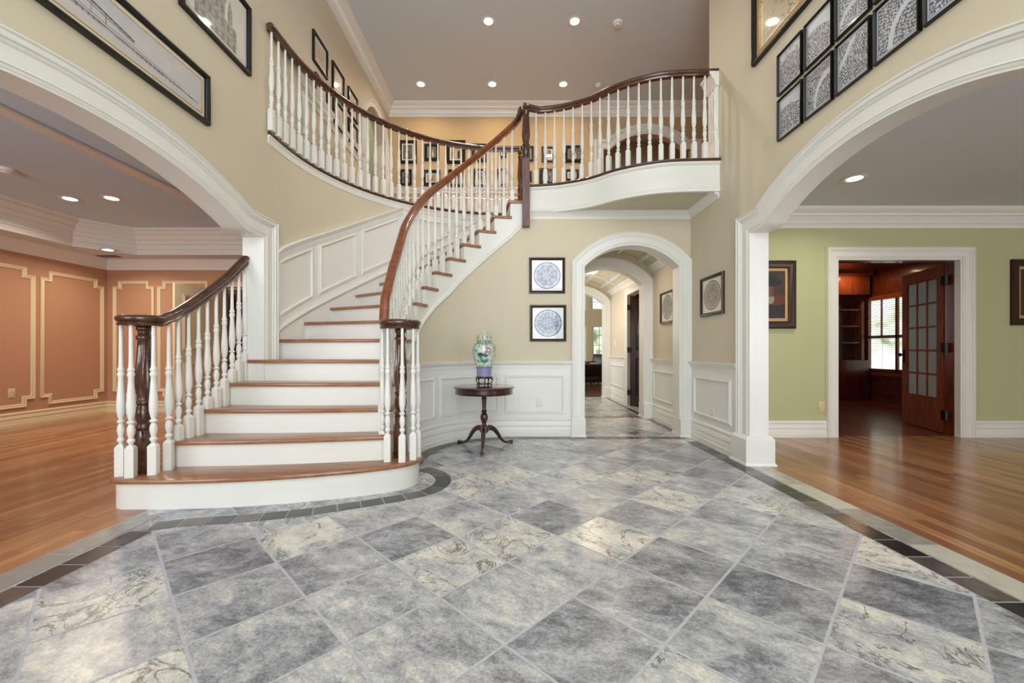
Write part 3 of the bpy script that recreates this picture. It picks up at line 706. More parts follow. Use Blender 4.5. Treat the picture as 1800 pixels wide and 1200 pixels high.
# white wainscot end with cap on the right wall beside the balcony rail
mb = MB().slab([4.38, 4.58], [Z2, Z2], [Z2+.84, Z2+.84], sR, .014, .012)
for y in (4.42, 4.47, 4.52): mb.slab([y, y+.016], [Z2+.24]*2, [Z2+.80]*2, sR, .014, .024)
mb.sweep([(XR, 4.60), (XR, 4.365)], [(0, Z2), (.05, Z2), (.05, Z2+.12), (.04, Z2+.14), (.045, Z2+.2), (.03, Z2+.22), (0, Z2+.22)], xy)
mb.sweep([(4.1, 4.58+.0), (XR+.0, 4.58), (XR, 4.58), (XR, 4.365)][2:], [(0, Z2+.79), (.03, Z2+.79), (.045, Z2+.82), (.05, Z2+.85), (.075, Z2+.88), (.08, Z2+.90), (.1, Z2+.92), (.1, Z2+.94), (0, Z2+.94)], xy)
trim(mb)

# ------------------------------------------------------------------ left (salmon) room
XS, YS = -6.85, 6.95
struct('wall_left', MB().box(XS-.1, XS, -2.4, YS, 0, 3.05), 'salmon')
dx0, dx1 = -4.89, -4.08
struct('wall_back', MB().box(XS, dx0, YS, YS+.12, 0, 3.05).box(dx1, XL-TL, YS, YS+.12, 0, 3.05).box(dx0, dx1, YS, YS+.12, 2.12, 3.05), 'salmon')
struct('wall_right', MB().box(XL-TL-.006, XL-TL, -2.4, .8, 0, 3.05).box(XL-TL-.006, XL-TL, 3.74, YS, 0, 3.05), 'salmon')
struct('ceiling', MB().box(XS, XL-TL, -2.4, YS, 2.95, 3.05), 'ceil_cool', 0)
tray = [(-6.38, -2.3), (-6.38, 5.95), (-5.95, 6.52), (XL-TL, 6.52)]
mb = MB().prism([(XS, -2.3)]+tray+[(XL-TL, YS), (XS, YS)][0:2], 2.576, 2.62)
mb = MB()
for a, b in zip([(XS, -2.3), (XS, 5.95), (XS, YS), (XL-TL, YS)], tray): pass
outer = [(XS, -2.3), (XS, 6.2), (-6.2, YS), (XL-TL, YS)]
for i in range(3):
    q = [outer[i], outer[i+1], tray[i+1], tray[i]]; mb.prism(q, 2.576, 2.95)
mb.prism([(XS, 6.2), (XS, YS), (-6.2, YS)], 2.576, 2.95)
struct('ceiling', mb, 'ceil', 0)
crown([(XS, -2.3), (XS, YS), (XL-TL, YS)], 2.576, 1.0, 'trim', [(a, b*1.5) for a, b in CR])
trim(MB().sweep(tray, [(0, 2.565), (.02, 2.565), (.02, 2.59), (.012, 2.60), (.012, 2.64), (.03, 2.65), (.03, 2.67), (.02, 2.675), (.02, 2.715), (.045, 2.73), (.05, 2.745), (.04, 2.75), (.04, 2.77), (.08, 2.80), (.09, 2.82), (.08, 2.825), (.08, 2.84), (.13, 2.88), (.14, 2.90), (.13, 2.905), (.17, 2.93), (.18, 2.95), (0, 2.95)], xy), 'trim', 0)
trim(MB().box(-4.06, -3.92, -2.3, 6.4, 2.92, 2.95), 'trim', bevel=.01)
baseboard('left', [(XS, -2.3), (XS, YS), (dx0-.09, YS)], 'cream', .85)
baseboard('left', [(dx1+.09, YS), (XL-TL, YS)], 'cream', .85)
def notched(mb, surf, u0, u1, v0, v1, k=.105):
    p = [(u0+k, v0), (u1-k, v0), (u1-k, v0+k), (u1, v0+k), (u1, v1-k), (u1-k, v1-k), (u1-k, v1), (u0+k, v1), (u0+k, v1-k), (u0, v1-k), (u0, v0+k), (u0+k, v0+k)]
    mb.sweep(p, [(-.05, 0), (-.05, .01), (-.038, .018), (-.025, .012), (-.012, .022), (0, .02), (0, 0)], surf, True)
mb = MB()
for k in range(4): notched(mb, sX(XS, 1), 5.96-.99*k, 6.88-.99*k, .26, 2.225)
notched(mb, sB(YS), -6.74, -6.045, .27, 2.225, .09); notched(mb, sB(YS), -5.99, -5.05, .27, 2.225, .09)
notched(mb, sB(YS), -3.9, -3.0, .27, 2.225, .09); trim(mb, 'cream')
trim(MB().sweep([(dx1, 0), (dx1, 2.12), (dx0, 2.12), (dx0, 0)], [(a*.5, b) for a, b in CAS], sB(YS)), 'cream')
# cream door, swung into the room
d = struct('door_1', MB().box(0, .8, -.02, .02, 0, 2.05), 'cream', bevel=.003)
d.location = (dx0-.0, YS-.03, .012); d.rotation_euler = (0, 0, PI+math.radians(78))
mb = MB()
for y, s in ((.02, 1), (-.02, -1)):
    f = (lambda y, s: lambda u, v, b: (u, y+s*b, v))(y, s)
    panel_frame(mb, f, .12, .68, .25, .85); panel_frame(mb, f, .12, .68, 1.05, 1.9)
mb.build('door_panel_moulding', 'cream', d)
# wine-red cabinet in the passage beyond that doorway
cb = thing('display_cabinet', 'dark red wooden cabinet seen through the doorway of the salmon room', 'cabinet', (-5.25, 8.4, 0))
MB().box(-6.05, -4.45, 8.4, 8.8, 0, 2.3).build('body', 'libwood', cb, bevel=.01)
for k in range(4):
    dr = MB().box(-6.03+k*.4, -5.66+k*.4, 8.375, 8.4, .1, 2.2).build('door', 'libwood', cb, bevel=.005)
    MB().box(-5.97+k*.4, -5.72+k*.4, 8.368, 8.376, .9, 2.1).build('pane', 'black', dr)
struct('wall_back', MB().box(-7, XL-TL, 9.1, 9.2, 0, 3.05), 'beige')
struct('ceiling', MB().box(-7, XL-TL, YS, 9.2, 2.9, 3.05), 'ceil', 0)

# ------------------------------------------------------------------ right (sage) room and library
YG = 5.0; gx0, gx1, gz = 3.947, 5.47, 2.175
struct('wall_back', MB().box(XR+TR, gx0, YG, YG+.16, 0, 2.85).box(gx1, 8.6, YG, YG+.16, 0, 2.85).box(gx0, gx1, YG, YG+.16, gz, 2.85), 'green')
struct('wall_right', MB().box(8.5, 8.6, -2.4, YG, 0, 2.85), 'green')
struct('wall_left', MB().box(XR+TR, XR+TR+.006, -2.4, 1.3, 0, 2.85).box(XR+TR, XR+TR+.006, 3.8, YG, 0, 2.85), 'green')
struct('ceiling', MB().box(XR+TR, 8.6, -2.4, YG+.1, 2.77, 2.85), 'ceil', 0)
crown([(XR+TR, YG), (8.5, YG), (8.5, -2)], 2.77, 1.0, 'trim', [(a*.85, b*1.1) for a, b in CR2])
trim(MB().sweep([(gx1, 0), (gx1, gz), (gx0, gz), (gx0, 0)], [(a*.75, b) for a, b in CAS], sB(YG)))
trim(MB().sweep([(gx1, 0), (gx1, gz), (gx0, gz), (gx0, 0)], [(0, 0), (0, 1), (-.02, 1), (-.02, 0)], lambda u, v, b: (u, YG-.01+.07*b, v)))
trim(MB().sweep([(gx1, 0), (gx1, gz), (gx0, gz), (gx0, 0)], [(0, 0), (0, 1), (-.02, 1), (-.02, 0)], lambda u, v, b: (u, YG+.06+.11*b, v)), 'libwood')
baseboard('right_room', [(XR+TR, YG), (gx0-.12, YG)], k=.85); baseboard('right_room', [(gx1+.12, YG), (8.5, YG)], k=.85)
# library shell
struct('wall_back', MB().box(XR+TR+1.2, 7.75, 9.05, 9.2, 0, 2.85), 'libwood')
struct('ceiling', MB().box(XR+TR, 7.75, YG+.16, 9.2, 2.7, 2.85), 'libwood')
wy0, wy1, wz0, wz1 = 7.92, 8.86, .60, 2.10
struct('wall_right', MB().box(7.6, 7.75, YG+.16, wy0, 0, 2.85).box(7.6, 7.75, wy1, 9.05, 0, 2.85).box(7.6, 7.75, wy0, wy1, 0, wz0).box(7.6, 7.75, wy0, wy1, wz1, 2.85), 'libwood')
struct('wall_left', MB().box(3.6, 3.7, YG+.16, 9.1, 0, 2.85), 'libwood')
mb = MB().sweep([(wy0, wz0), (wy1, wz0), (wy1, wz1), (wy0, wz1)], [(0, -.02), (0, .02), (.07, .03), (.09, .0)], sX(7.6, -1), True)
ym = wy0+.44*(wy1-wy0)
mb.box(7.64, 7.68, wy0, wy1, 1.30, 1.36)
for y in (wy0, wy1-.05, 8.14): mb.box(7.64, 7.68, y, y+.05, wz0, wz1)
mb.box(7.645, 7.67, 8.5, 8.52, 1.36, wz1); mb.box(7.56, 7.62, wy0-.1, wy1+.1, wz0-.04, wz0); mb.box(7.64, 7.68, wy0, wy1, wz0, wz0+.07)
wn = struct('window_3', mb, 'doorwood', bevel=0)
MB().box(7.655, 7.66, wy0, wy1, wz0, wz1).build('pane', 'glass', wn)
mb = MB().box(7.5, 7.6, wy0-.1, wy1+.1, 2.16, 2.2).sweep([(7.6, wy1+.12), (7.6, wy0-.12)][::-1], [(-.0, 2.15), (.02, 2.3)], xy)
bl = thing('window_blind', 'wooden slatted blind over the library window', 'blind', (7.56, 8.4, wz1))
MB().box(7.53, 7.59, wy0-.02, wy1+.02, wz1-.01, wz1+.06).build('head_rail', 'doorwood', bl)
for k in range(34):
    z = wz0+.03+k*(wz1-wz0-.05)/34
    MB().add([(7.545, wy0, z+.012), (7.545, wy1, z+.012), (7.585, wy1, z+.010), (7.585, wy0, z+.010), (7.545, wy0, z+.009), (7.545, wy1, z+.009), (7.585, wy1, z+.007), (7.585, wy0, z+.007)],
             [(0, 1, 2, 3), (7, 6, 5, 4), (0, 4, 5, 1), (1, 5, 6, 2), (2, 6, 7, 3), (3, 7, 4, 0)]).build('slat', 'blind', bl, smooth=0)
mb = MB()
for y in (8.05, 8.38, 8.72): mb.box(7.563, 7.566, y, y+.003, wz0+.03, wz1)
mb.build('ladder_cord', 'blind', bl)
mb = MB(); panel_frame(mb, sX(7.6, -1), 7.9, 8.9, .14, .5); panel_frame(mb, sX(7.6, -1), 7.0, 7.7, .14, 1.9); trim(mb, 'libwood')
baseboard('library', [(3.7, 9.05), (7.6, 9.05), (7.6, 5.2)], 'libwood', .6)
# bookcase with a warm lit top cabinet
bc = thing('bookcase', 'tall dark library bookcase whose upper box glows orange', 'bookcase', (7.0, 8.85, 0))
MB().box(6.3, 7.5, 8.62, 9.04, 0, .85).build('base_cabinet', 'libwood', bc, bevel=.01)
MB().box(6.3, 7.5, 8.6, 9.04, 2.22, 2.62).build('upper_box', 'doorwood', bc, bevel=.01)
MB().box(6.3, 6.36, 8.72, 9.04, .85, 2.22).box(7.42, 7.48, 8.72, 9.04, .85, 2.22).box(6.36, 7.42, 9.0, 9.04, .85, 2.22).build('side_panel', 'libwood', bc)
for z in (1.2, 1.55, 1.9): MB().box(6.36, 7.42, 8.75, 9.0, z, z+.03).build('shelf', 'libwood', bc)
MB().sweep([(7.53, 8.58), (6.27, 8.58)][::-1], [(0, 2.62), (.0, 2.7), (.05, 2.7), (.03, 2.64)], xy).build('cornice', 'doorwood', bc)
# glazed library door, open
fd = struct('door_2', MB().box(0, .12, -.02, .02, 0, 2.13).box(.75, .87, -.02, .02, 0, 2.13).box(.12, .75, -.02, .02, 0, .42).box(.12, .75, -.02, .02, 1.98, 2.13), 'doorwood')
fd.location = (5.47, 5.19, .012); fd.rotation_euler = (0, 0, math.atan2(.83, .27))
mb = MB()
for k in range(1, 5): z = .42+1.56*k/5; mb.box(.12, .75, -.013, .013, z-.011, z+.011)
for k in (1, 2): x = .12+.63*k/3; mb.box(x-.011, x+.011, -.013, .013, .42, 1.98)
mb.build('glazing_bars', 'doorwood', fd)
for i in range(3):
    for j in range(5): MB().box(.12+.21*i+.011, .33+.21*i-.011, -.003, .003, .42+.312*j+.011, .42+.312*(j+1)-.011).build('pane', 'obscure', fd)
mb = MB()
for s in (-1, 1):
    mb.box(.80, .84, s*.02-.003, s*.02+.003, .86, 1.06)
    mb.tube([(.82, s*.02, .98), (.82, s*.06, .98)], .01, 10); mb.tube([(.82, s*.05, .98), (.82, s*.06, .98), (.82, s*.075, .98), (.82, s*.085, .98)], [.015, .026, .026, .012], 12)
mb.build('door_knob', 'metal', fd)
for z in (.17, 1.02, 1.86): MB().box(-.03, .05, -.028, -.02, z, z+.12).box(-.085, -.005, .015, .045, z, z+.12).tube([(0, -.03, z), (0, -.03, z+.12)], .009, 8).build('hinge', 'metal', fd)

# ------------------------------------------------------------------ hallway beyond the small arch
def hall_wall(Y, t=.18, z1=2.9):
    mb = MB(); arc = HA[1:-1][::-1]
    mb.slab([.7, HA[-1][0]], [0, 0], [z1]*2, sB(Y), t); mb.slab([p[0] for p in arc], [p[1] for p in arc], [z1]*len(arc), sB(Y), t)
    mb.slab([HA[0][0], XR+.05], [0, 0], [z1]*2, sB(Y), t); struct('wall_back', mb, 'beige', 25)
    casing(sB(Y), HA, .86)
    trim(MB().sweep(HA, [(0, 0), (0, 1), (-.012, 1), (-.012, 0)], lambda u, v, b: (u, Y-.015+.21*b, v)))
    plinth(AH_C+.593-.015, AH_C+.593+.155, Y-.06, Y+.2, .22)
hall_wall(6.45); hall_wall(9.2)
hy0, hy1, hz = 6.87, 7.80, 2.10
struct('wall_right', MB().box(XR, XR+.15, YB+.18, hy0, 0, 2.9).box(XR, XR+.15, hy1, 9.2, 0, 2.9).box(XR, XR+.15, hy0, hy1, hz, 2.9), 'beige')
struct('wall_left', MB().box(.6, .75, YB+.18, 9.2, 0, 2.9), 'beige')
struct('wall_right', MB().box(3.3, 3.4, 6.0, 9.2, 0, 2.9).box(2.35, 3.3, 8.3, 8.4, 0, 2.9), 'libwood')
trim(MB().sweep([(hy1, 0), (hy1, hz), (hy0, hz), (hy0, 0)], [(a*.6, b) for a, b in CAS], sR))
for a, b in ((6.45, YB+.2), (9.2, hy1+.11)):
    baseboard('hall', [(XR, a), (XR, b)]); trim(MB().sweep([(XR, a), (XR, b)], CHR, xy))
    trim(MB().slab([b, a], [.2, .2], [.9, .9], sR, .01, .008))
    mb = MB(); panel_frame(mb, lambda u, v, q: sR(u, v, q+.008), b+.12, a-.12, .30, .76); trim(mb)
# barrel vault with ribs
hwv, rise = .725, .30; RV = (hwv*hwv+rise*rise)/(2*rise); zv = 2.62-RV; av = math.asin(hwv/RV)
vault = [(AH_C+RV*math.sin(t), zv+RV*math.cos(t)) for t in frange(-av, av, 20)]
mb = MB()
vs = []
for x, z in vault: vs += [(x, YB+.18, z), (x, 9.2, z), (x, 9.2, z+.05), (x, YB+.18, z+.05)]
mb.add(vs, [(i*4+j, (i+1)*4+j, (i+1)*4+(j+1) % 4, i*4+(j+1) % 4) for i in range(20) for j in range(4)])
struct('ceiling', mb, 'ceil_under')
mb = MB()
for t in (-.30, -.10, .10, .30):
    x, z = AH_C+(RV-.02)*math.sin(t*av/.43), zv+(RV-.02)*math.cos(t*av/.43); mb.box(x-.025, x+.025, YB+.2, 9.18, z-.015, z+.03)
for Y in (5.85, 7.3, 8.3):
    vs = []
    for x, z in vault: vs += [(x, Y, z-.05), (x, Y+.06, z-.05), (x, Y+.06, z+.01), (x, Y, z+.01)]
    mb.add(vs, [(i*4+j, (i+1)*4+j, (i+1)*4+(j+1) % 4, i*4+(j+1) % 4) for i in range(20) for j in range(4)])
trim(mb)
crown([(XR, 6.44), (XR, YB+.2)], 2.37, .9); crown([(XR, 9.18), (XR, 6.65)], 2.37, .9)
# dark panelled door standing open in the side doorway
dd = struct('door_3', MB().box(0, .86, -.02, .02, 0, 2.06), 'darkdoor', bevel=.003)
dd.location = (XR+.03, hy1-.035, .012); dd.rotation_euler = (0, 0, math.radians(-12))
mb = MB(); f = lambda u, v, b: (u, -.02-b, v)
for a, b in ((.1, .39), (.47, .76)):
    panel_frame(mb, f, a, b, .2, .9); panel_frame(mb, f, a, b, 1.05, 1.9)
mb.build('door_panel_moulding', 'darkdoor', dd)
for z in (.2, 1.0, 1.8): MB().box(-.05, .03, -.03, -.02, z, z+.1).build('hinge', 'metal', dd)

# ------------------------------------------------------------------ great room beyond
YW = 16.0
mb = MB()
wins = [(1.9, 2.90, .30, 2.0), (3.14, 3.95, .12, 2.0), (1.2, 2.90, 2.62, 4.2), (3.10, 4.6, 2.62, 4.2), (.3, 1.6, .55, 2.0)]
xs = sorted(set([-2.4, 6.5]+[w[0] for w in wins]+[w[1] for w in wins])); zs = sorted(set([0, 5]+[w[2] for w in wins]+[w[3] for w in wins]))
for x0, x1 in zip(xs, xs[1:]):
    for z0, z1 in zip(zs, zs[1:]):
        cx, cz = (x0+x1)/2, (z0+z1)/2
        if not any(w[0] < cx < w[1] and w[2] < cz < w[3] for w in wins): mb.box(x0, x1, YW, YW+.15, z0, z1)
struct('wall_back', mb, 'cream', 0)
struct('wall_left', MB().box(-2.5, -2.4, 9.38, YW, 0, 5), 'cream'); struct('wall_right', MB().box(6.4, 6.5, 9.38, YW, 0, 5), 'cream')
struct('ceiling', MB().box(-2.5, 6.5, 9.2, YW+.1, 5, 5.1), 'ceil', 0)
struct('wall_front', MB().box(-2.5, .7, 9.2, 9.38, 0, 5).box(XR+.05, 6.5, 9.2, 9.38, 0, 5).box(.7, XR+.05, 9.2, 9.38, 2.9, 5), 'cream')
for k, (x0, x1, z0, z1) in enumerate(wins):
    mb = MB()
    q = .05
    mb.box(x0, x0+q, YW+.02, YW+.08, z0, z1).box(x1-q, x1, YW+.02, YW+.08, z0, z1).box(x0+q, x1-q, YW+.02, YW+.08, z0, z0+q).box(x0+q, x1-q, YW+.02, YW+.08, z1-q, z1)
    for i in range(1, 3): x = x0+(x1-x0)*i/3; mb.box(x-.012, x+.012, YW+.03, YW+.06, z0+q, z1-q)
    for i in range(1, 5): z = z0+(z1-z0)*i/5; mb.box(x0+q, x1-q, YW+.03, YW+.06, z-.012, z+.012)
    o = struct('window_%d' % (k+4), mb, 'trim', 0)
    MB().box(x0, x1, YW+.046, YW+.05, z0, z1).build('pane', 'glass', o)
def armchair(loc, rz, label, hb=.92):
    t = thing('armchair', label, 'armchair', loc, 'leather armchairs in the far room')
    def P(mb, n, m='leather', bv=.03):
        me = mb.build(n, m, bevel=bv); me.parent = t; return me
    P(MB().box(-.38, .38, -.42, .40, .10, .30), 'seat_base'); P(MB().box(-.30, .30, -.45, .28, .30, .46), 'seat_cushion', bv=.05)
    for s in (-1, 1):
        P(MB().box(s*.40-.10, s*.40+.10, -.44, .40, .10, .52), 'arm')
        P(MB().tube([(s*.43, -.45, .56), (s*.43, .40, .56)], .12, 18), 'arm_roll', bv=0)
    P(MB().add([(-.46, .28, .3), (.46, .28, .3), (.46, .48, .3), (-.46, .48, .3), (-.46, .40, hb), (.46, .40, hb), (.46, .60, hb), (-.46, .60, hb)],
               [(3, 2, 1, 0), (4, 5, 6, 7), (0, 1, 5, 4), (1, 2, 6, 5), (2, 3, 7, 6), (3, 0, 4, 7)]), 'backrest', bv=.06)
    for sx in (-1, 1):
        for sy in (-.36, .36): P(MB().lathe([(.02, 0), (.035, .03), (.04, .08), (.03, .1)], sx*.36, sy, 0, 12), 'leg', 'mahog', 0)
    t.rotation_euler = (0, 0, rz); return t
armchair((2.15, 12.5, 0), PI+.1, 'dark leather armchair facing away, nearer one seen through the hall arch', .66)
armchair((3.05, 14.2, 0), -.6, 'dark leather armchair by the glazed doors, farther one seen through the hall arch')

# ------------------------------------------------------------------ recessed lights, lamps, detectors
def can(x, y, z, label, power=9, r=.075, col=(1, .86, .68), group='recessed ceiling lights'):
    t = thing('recessed_light', label, 'ceiling light', (x, y, z), group)
    MB().lathe([(r*.75, 0), (r*1.25, 0), (r*1.3, -.004), (r*1.2, -.008), (r*.8, -.006), (r*.75, -.001)], x, y, z, 28).build('trim_ring', 'plastic', t)
    MB().lathe([(0.001, -.0075), (r*.78, -.0075), (r*.78, -.0015), (0.001, -.0015)], x, y, z, 24).build('lens', 'lamp', t)
    l = area_light('downlight', (0, 0, -.012), (0, 0, 0), r*1.5, r*1.5, power, col, 'DISK', 2.6); l.parent = t
    return t
MW = (1, .90, .74)
can(-.32, 5.57, ZC, 'round recessed light, left one of the front pair on the high ceiling', 16, col=MW)
can(.85, 5.57, ZC, 'round recessed light, right one of the front pair on the high ceiling', 16, col=MW)
can(-1.53, 6.89, ZC, 'round recessed light, leftmost of the back row of three on the high ceiling', 6.5, col=(1, .74, .46))
can(-.33, 6.89, ZC, 'round recessed light, middle of the back row of three on the high ceiling', 6.5, col=(1, .74, .46))
can(.86, 6.89, ZC, 'round recessed light, rightmost of the back row of three on the high ceiling', 6.5, col=(1, .74, .46))
LC = (1, .84, .66)
can(-5.52, 5.13, 2.95, 'round recessed light in the salmon room tray ceiling, left of the pair', 14, .085, LC)
can(-4.98, 5.11, 2.95, 'round recessed light in the salmon room tray ceiling, right of the pair', 14, .085, LC)
can(-6.10, 6.20, 2.576, 'round recessed light in the corner soffit of the salmon room', 7, .075, LC)
can(3.41, 4.09, 2.77, 'round recessed light in the ceiling of the green room', 9, .085, (1, .88, .68))
area_light('bookcase_lamp', (6.95, 8.3, 2.66), (math.radians(0), 0, 0), .3, .1, 6, (1, .6, .3))
def detector(x, y, z, label, r=.07):
    t = MB().lathe([(.001, 0), (r, 0), (r, -.012), (r*.9, -.03), (r*.6, -.036), (r*.55, -.05), (.001, -.052)], 0, 0, 0, 28).build('smoke_detector', 'plastic', loc=None)
    t.location = (x, y, z); tag(t, label, 'smoke detector'); return t
detector(1.44, 5.6, ZC, 'white smoke detector on the high ceiling right of the front lights')
detector(1.45, 6.9, ZC, 'small white ceiling detector just above the balcony handrail', .05)
detector(-5.28, 4.29, 2.95, 'white smoke detector on the salmon room ceiling at the left edge', .08)
vn = thing('ceiling_vent', 'small grey air vent in the corner soffit of the salmon room', 'vent', (-6.5, 6.62, 2.576))
MB().box(-6.66, -6.34, 6.56, 6.68, 2.568, 2.576).build('vent_frame', 'vent', vn)
mb = MB()
for k in range(6): mb.box(-6.64, -6.36, 6.572+k*.017, 6.58+k*.017, 2.563, 2.568)
mb.build('louvers', 'vent', vn)
lm = thing('bowl_ceiling_lamp', 'glowing alabaster bowl lamp hanging from the vaulted hallway ceiling', 'ceiling lamp', (1.47, 7.75, 2.62))
MB().lathe([(.001, -.17), (.06, -.165), (.12, -.14), (.165, -.10), (.185, -.06), (.18, -.058), (.16, -.09), (.115, -.13), (.001, -.155)], 1.47, 7.75, 2.66, 32).build('glass_bowl', 'bowl', lm)
MB().lathe([(.185, -.062), (.195, -.058), (.195, -.045), (.185, -.045)], 1.47, 7.75, 2.66, 32).build('rim', 'metal', lm)
MB().lathe([(.06, -.045), (.06, -.02), (.03, -.02), (.012, -.05), (.012, -.18), (.001, -.18)], 1.47, 7.75, 2.66, 20).build('canopy', 'metal', lm)
l = area_light('bowl_light', (0, 0, -.16), (0, 0, 0), .25, .25, 9, (1, .84, .6), 'DISK'); l.parent = lm
can(1.475, 5.8, 2.615, 'round recessed light in the first bay of the hallway vault', 5, .06, (1, .88, .72))

# ------------------------------------------------------------------ outlets and plates
def plate(surf, u, v, label, w=.07, h=.115, mat='plastic', kind='outlet', b0=.0):
    p = surf(u, v, b0); t = thing('wall_'+kind, label, kind, p)
    mb = MB().slab([u-w/2, u+w/2], [v-h/2]*2, [v+h/2]*2, surf, .006, b0+.006); mb.build('cover_plate', mat, t, bevel=.0015)
    if kind == 'outlet':
        for s in (-1, 1): MB().slab([u-.016, u+.016], [v+s*.024-.014]*2, [v+s*.024+.014]*2, surf, .003, b0+.009).build('socket', mat, t, bevel=.001)
    return t
plate(lambda u, v, b: sI(u, v, b), UI+.285, .42, 'white wall outlet in the wainscot panel right of the round table', b0=.009)
plate(sR, 4.48, .38, 'white wall outlet in the wainscot panel beside the right arch', b0=.009)
plate(sX(XS, 1), 5.62, .47, 'almond wall outlet on the salmon wall at the left edge', mat='almond', w=.08, h=.13)
plate(sB(YG), 3.77, .37, 'almond blank plate low on the green wall beside the door casing', mat='almond', kind='switch_plate', w=.08, h=.13)
plate(sR, 5.62, .36, 'white wall outlet in the hallway wainscot', b0=.009)
plate(sR, 8.75, 1.2, 'white light switch on the hallway wall before the far arch', kind='light_switch', w=.12)

# ------------------------------------------------------------------ pictures
rng = np.random.default_rng(5)
def vnoise(x, y, s, seed=0):
    r = np.random.default_rng(seed); g = r.random((64, 64)); X, Y = x*s, y*s
    i, j = np.floor(X).astype(int), np.floor(Y).astype(int); fx, fy = X-i, Y-j; fx = fx*fx*(3-2*fx); fy = fy*fy*(3-2*fy)
    q = lambda a, b: g[a % 64, b % 64]
    return (q(i, j)*(1-fx)+q(i+1, j)*fx)*(1-fy)+(q(i, j+1)*(1-fx)+q(i+1, j+1)*fx)*fy
def fbm(x, y, s, seed=0): return .5*vnoise(x, y, s, seed)+.3*vnoise(x, y, s*2.1, seed+1)+.2*vnoise(x, y, s*4.3, seed+2)
def L3(r, g, b): return np.array(lin(r, g, b)[:3])
def mixn(a, b, t): t = np.clip(t, 0, 1)[..., None]; return a*(1-t)+b*t
def grid_print(name, surf, u0, u1, v0, v1, b, fn, nx, ny, parent, mat='print', flip=False):
    X, Y = np.meshgrid(np.linspace(0, 1, nx), np.linspace(0, 1, ny)); Xc = 1-X if flip else X
    col = fn(Xc, Y)
    mb = MB(); mb.v = [surf(u0+(u1-u0)*a, v0+(v1-v0)*c, b) for a, c in zip(X.ravel(), Y.ravel())]
    mb.f = [(j*nx+i, j*nx+i+1, (j+1)*nx+i+1, (j+1)*nx+i) for j in range(ny-1) for i in range(nx-1)]
    me = bpy.data.meshes.new(name); off = WL[parent.name]; me.from_pydata([tuple(Vector(v)-off) for v in mb.v], [], mb.f)
    ca = me.color_attributes.new('Col', 'FLOAT_COLOR', 'POINT'); a = np.ones((nx*ny, 4), np.float32); a[:, :3] = col.reshape(-1, 3); ca.data.foreach_set('color', a.ravel())
    me.materials.append(M[mat]); o = bpy.data.objects.new(name, me); C.objects.link(o); o.parent = parent; return o
FR = [(0, .004), (0, .016), (.15, .022), (.55, .03), (.85, .028), (1, .018), (1, 0), (0, 0)]
def picture(label, surf, u0, u1, v0, v1, fn, fw=.03, mw=.05, fmat='black', mmat='mat', group=None, nx=40, ny=40, flip=False, dk=1.0, pmat='print', fillet=None, cat='picture'):
    t = thing('framed_picture', label, cat, surf((u0+u1)/2, (v0+v1)/2, 0), group)
    a, b, c, d = u0+fw, u1-fw, v0+fw, v1-fw
    MB().sweep([(a, c), (b, c), (b, d), (a, d)], [(p*fw, q*dk) for p, q in FR], surf, True).build('frame', fmat, t)
    if mw > 0: MB().slab([a, b], [c, c], [d, d], surf, .002, .008).build('mat_board', mmat, t, smooth=0)
    if fillet: MB().sweep([(a+mw, c+mw), (b-mw, c+mw), (b-mw, d-mw), (a+mw, d-mw)], [(0, .008), (0, .013), (fillet, .013), (fillet, .008)], surf, True).build('fillet', 'gold', t)
    grid_print('print', surf, a+mw, b-mw, c+mw, d-mw, .0095, fn, nx, ny, t, pmat, flip)
    return t
# plates in square frames
def plate_fn(seed, c1, c2, paper, pet):
    def fn(X, Y):
        x, y = (X-.5)*2, (Y-.5)*2; r = np.hypot(x, y)/.88; a = np.arctan2(y, x)
        base = np.ones(X.shape+(3,))*paper
        ins = r < 1
        pat = .5+.5*np.sin(a*pet+3*np.sin(r*9+seed))*np.cos(r*22+seed)
        pat = pat*.6+.7*(fbm(X, Y, 14, seed)-.3)
        col = mixn(c1, c2, pat)
        col = mixn(col, c2*.9+.05, (np.abs(r-.86) < .05)*.7)
        col = np.where((np.abs(r-.97) < .03)[..., None], c1*.6, col); col = np.where((np.abs(r-.42) < .02)[..., None], c1, col)
        col = np.where((r < .2)[..., None], mixn(c2, c1*.6, .5+.5*np.cos(a*5)), col)
        return np.where(ins[..., None], col, base)
    return fn
blue, wht, paper = L3(58, 74, 128), L3(206, 212, 226), L3(234, 236, 236)
G1 = dict(fw=.034, mw=.0, fmat='espresso', nx=90, ny=90, dk=1.0)
picture('espresso framed blue plate print, upper of the two left of the hall arch', sB(YB), .21, .653, 1.755, 2.197, plate_fn(2, blue, wht, paper, 8), **G1)
picture('espresso framed lacy blue plate print, lower of the two left of the hall arch', sB(YB), .218, .667, 1.165, 1.615, plate_fn(5, L3(70, 92, 140), wht, paper, 14), **G1)
picture('espresso framed round red and grey plate print on the wall right of the hall arch', sR, 4.246, 4.755, 1.44, 1.88, plate_fn(9, L3(74, 52, 62), L3(190, 184, 180), L3(226, 226, 220), 20), fw=.036, mw=0, fmat='espresso', nx=90, ny=90, flip=True)
picture('black framed dark green round plate print inside the hallway', sR, 5.55, 6.04, 1.437, 1.89, plate_fn(12, L3(60, 62, 58), L3(140, 142, 132), L3(214, 208, 190), 6), fw=.03, mw=0, fmat='espresso', nx=60, ny=60, flip=True)
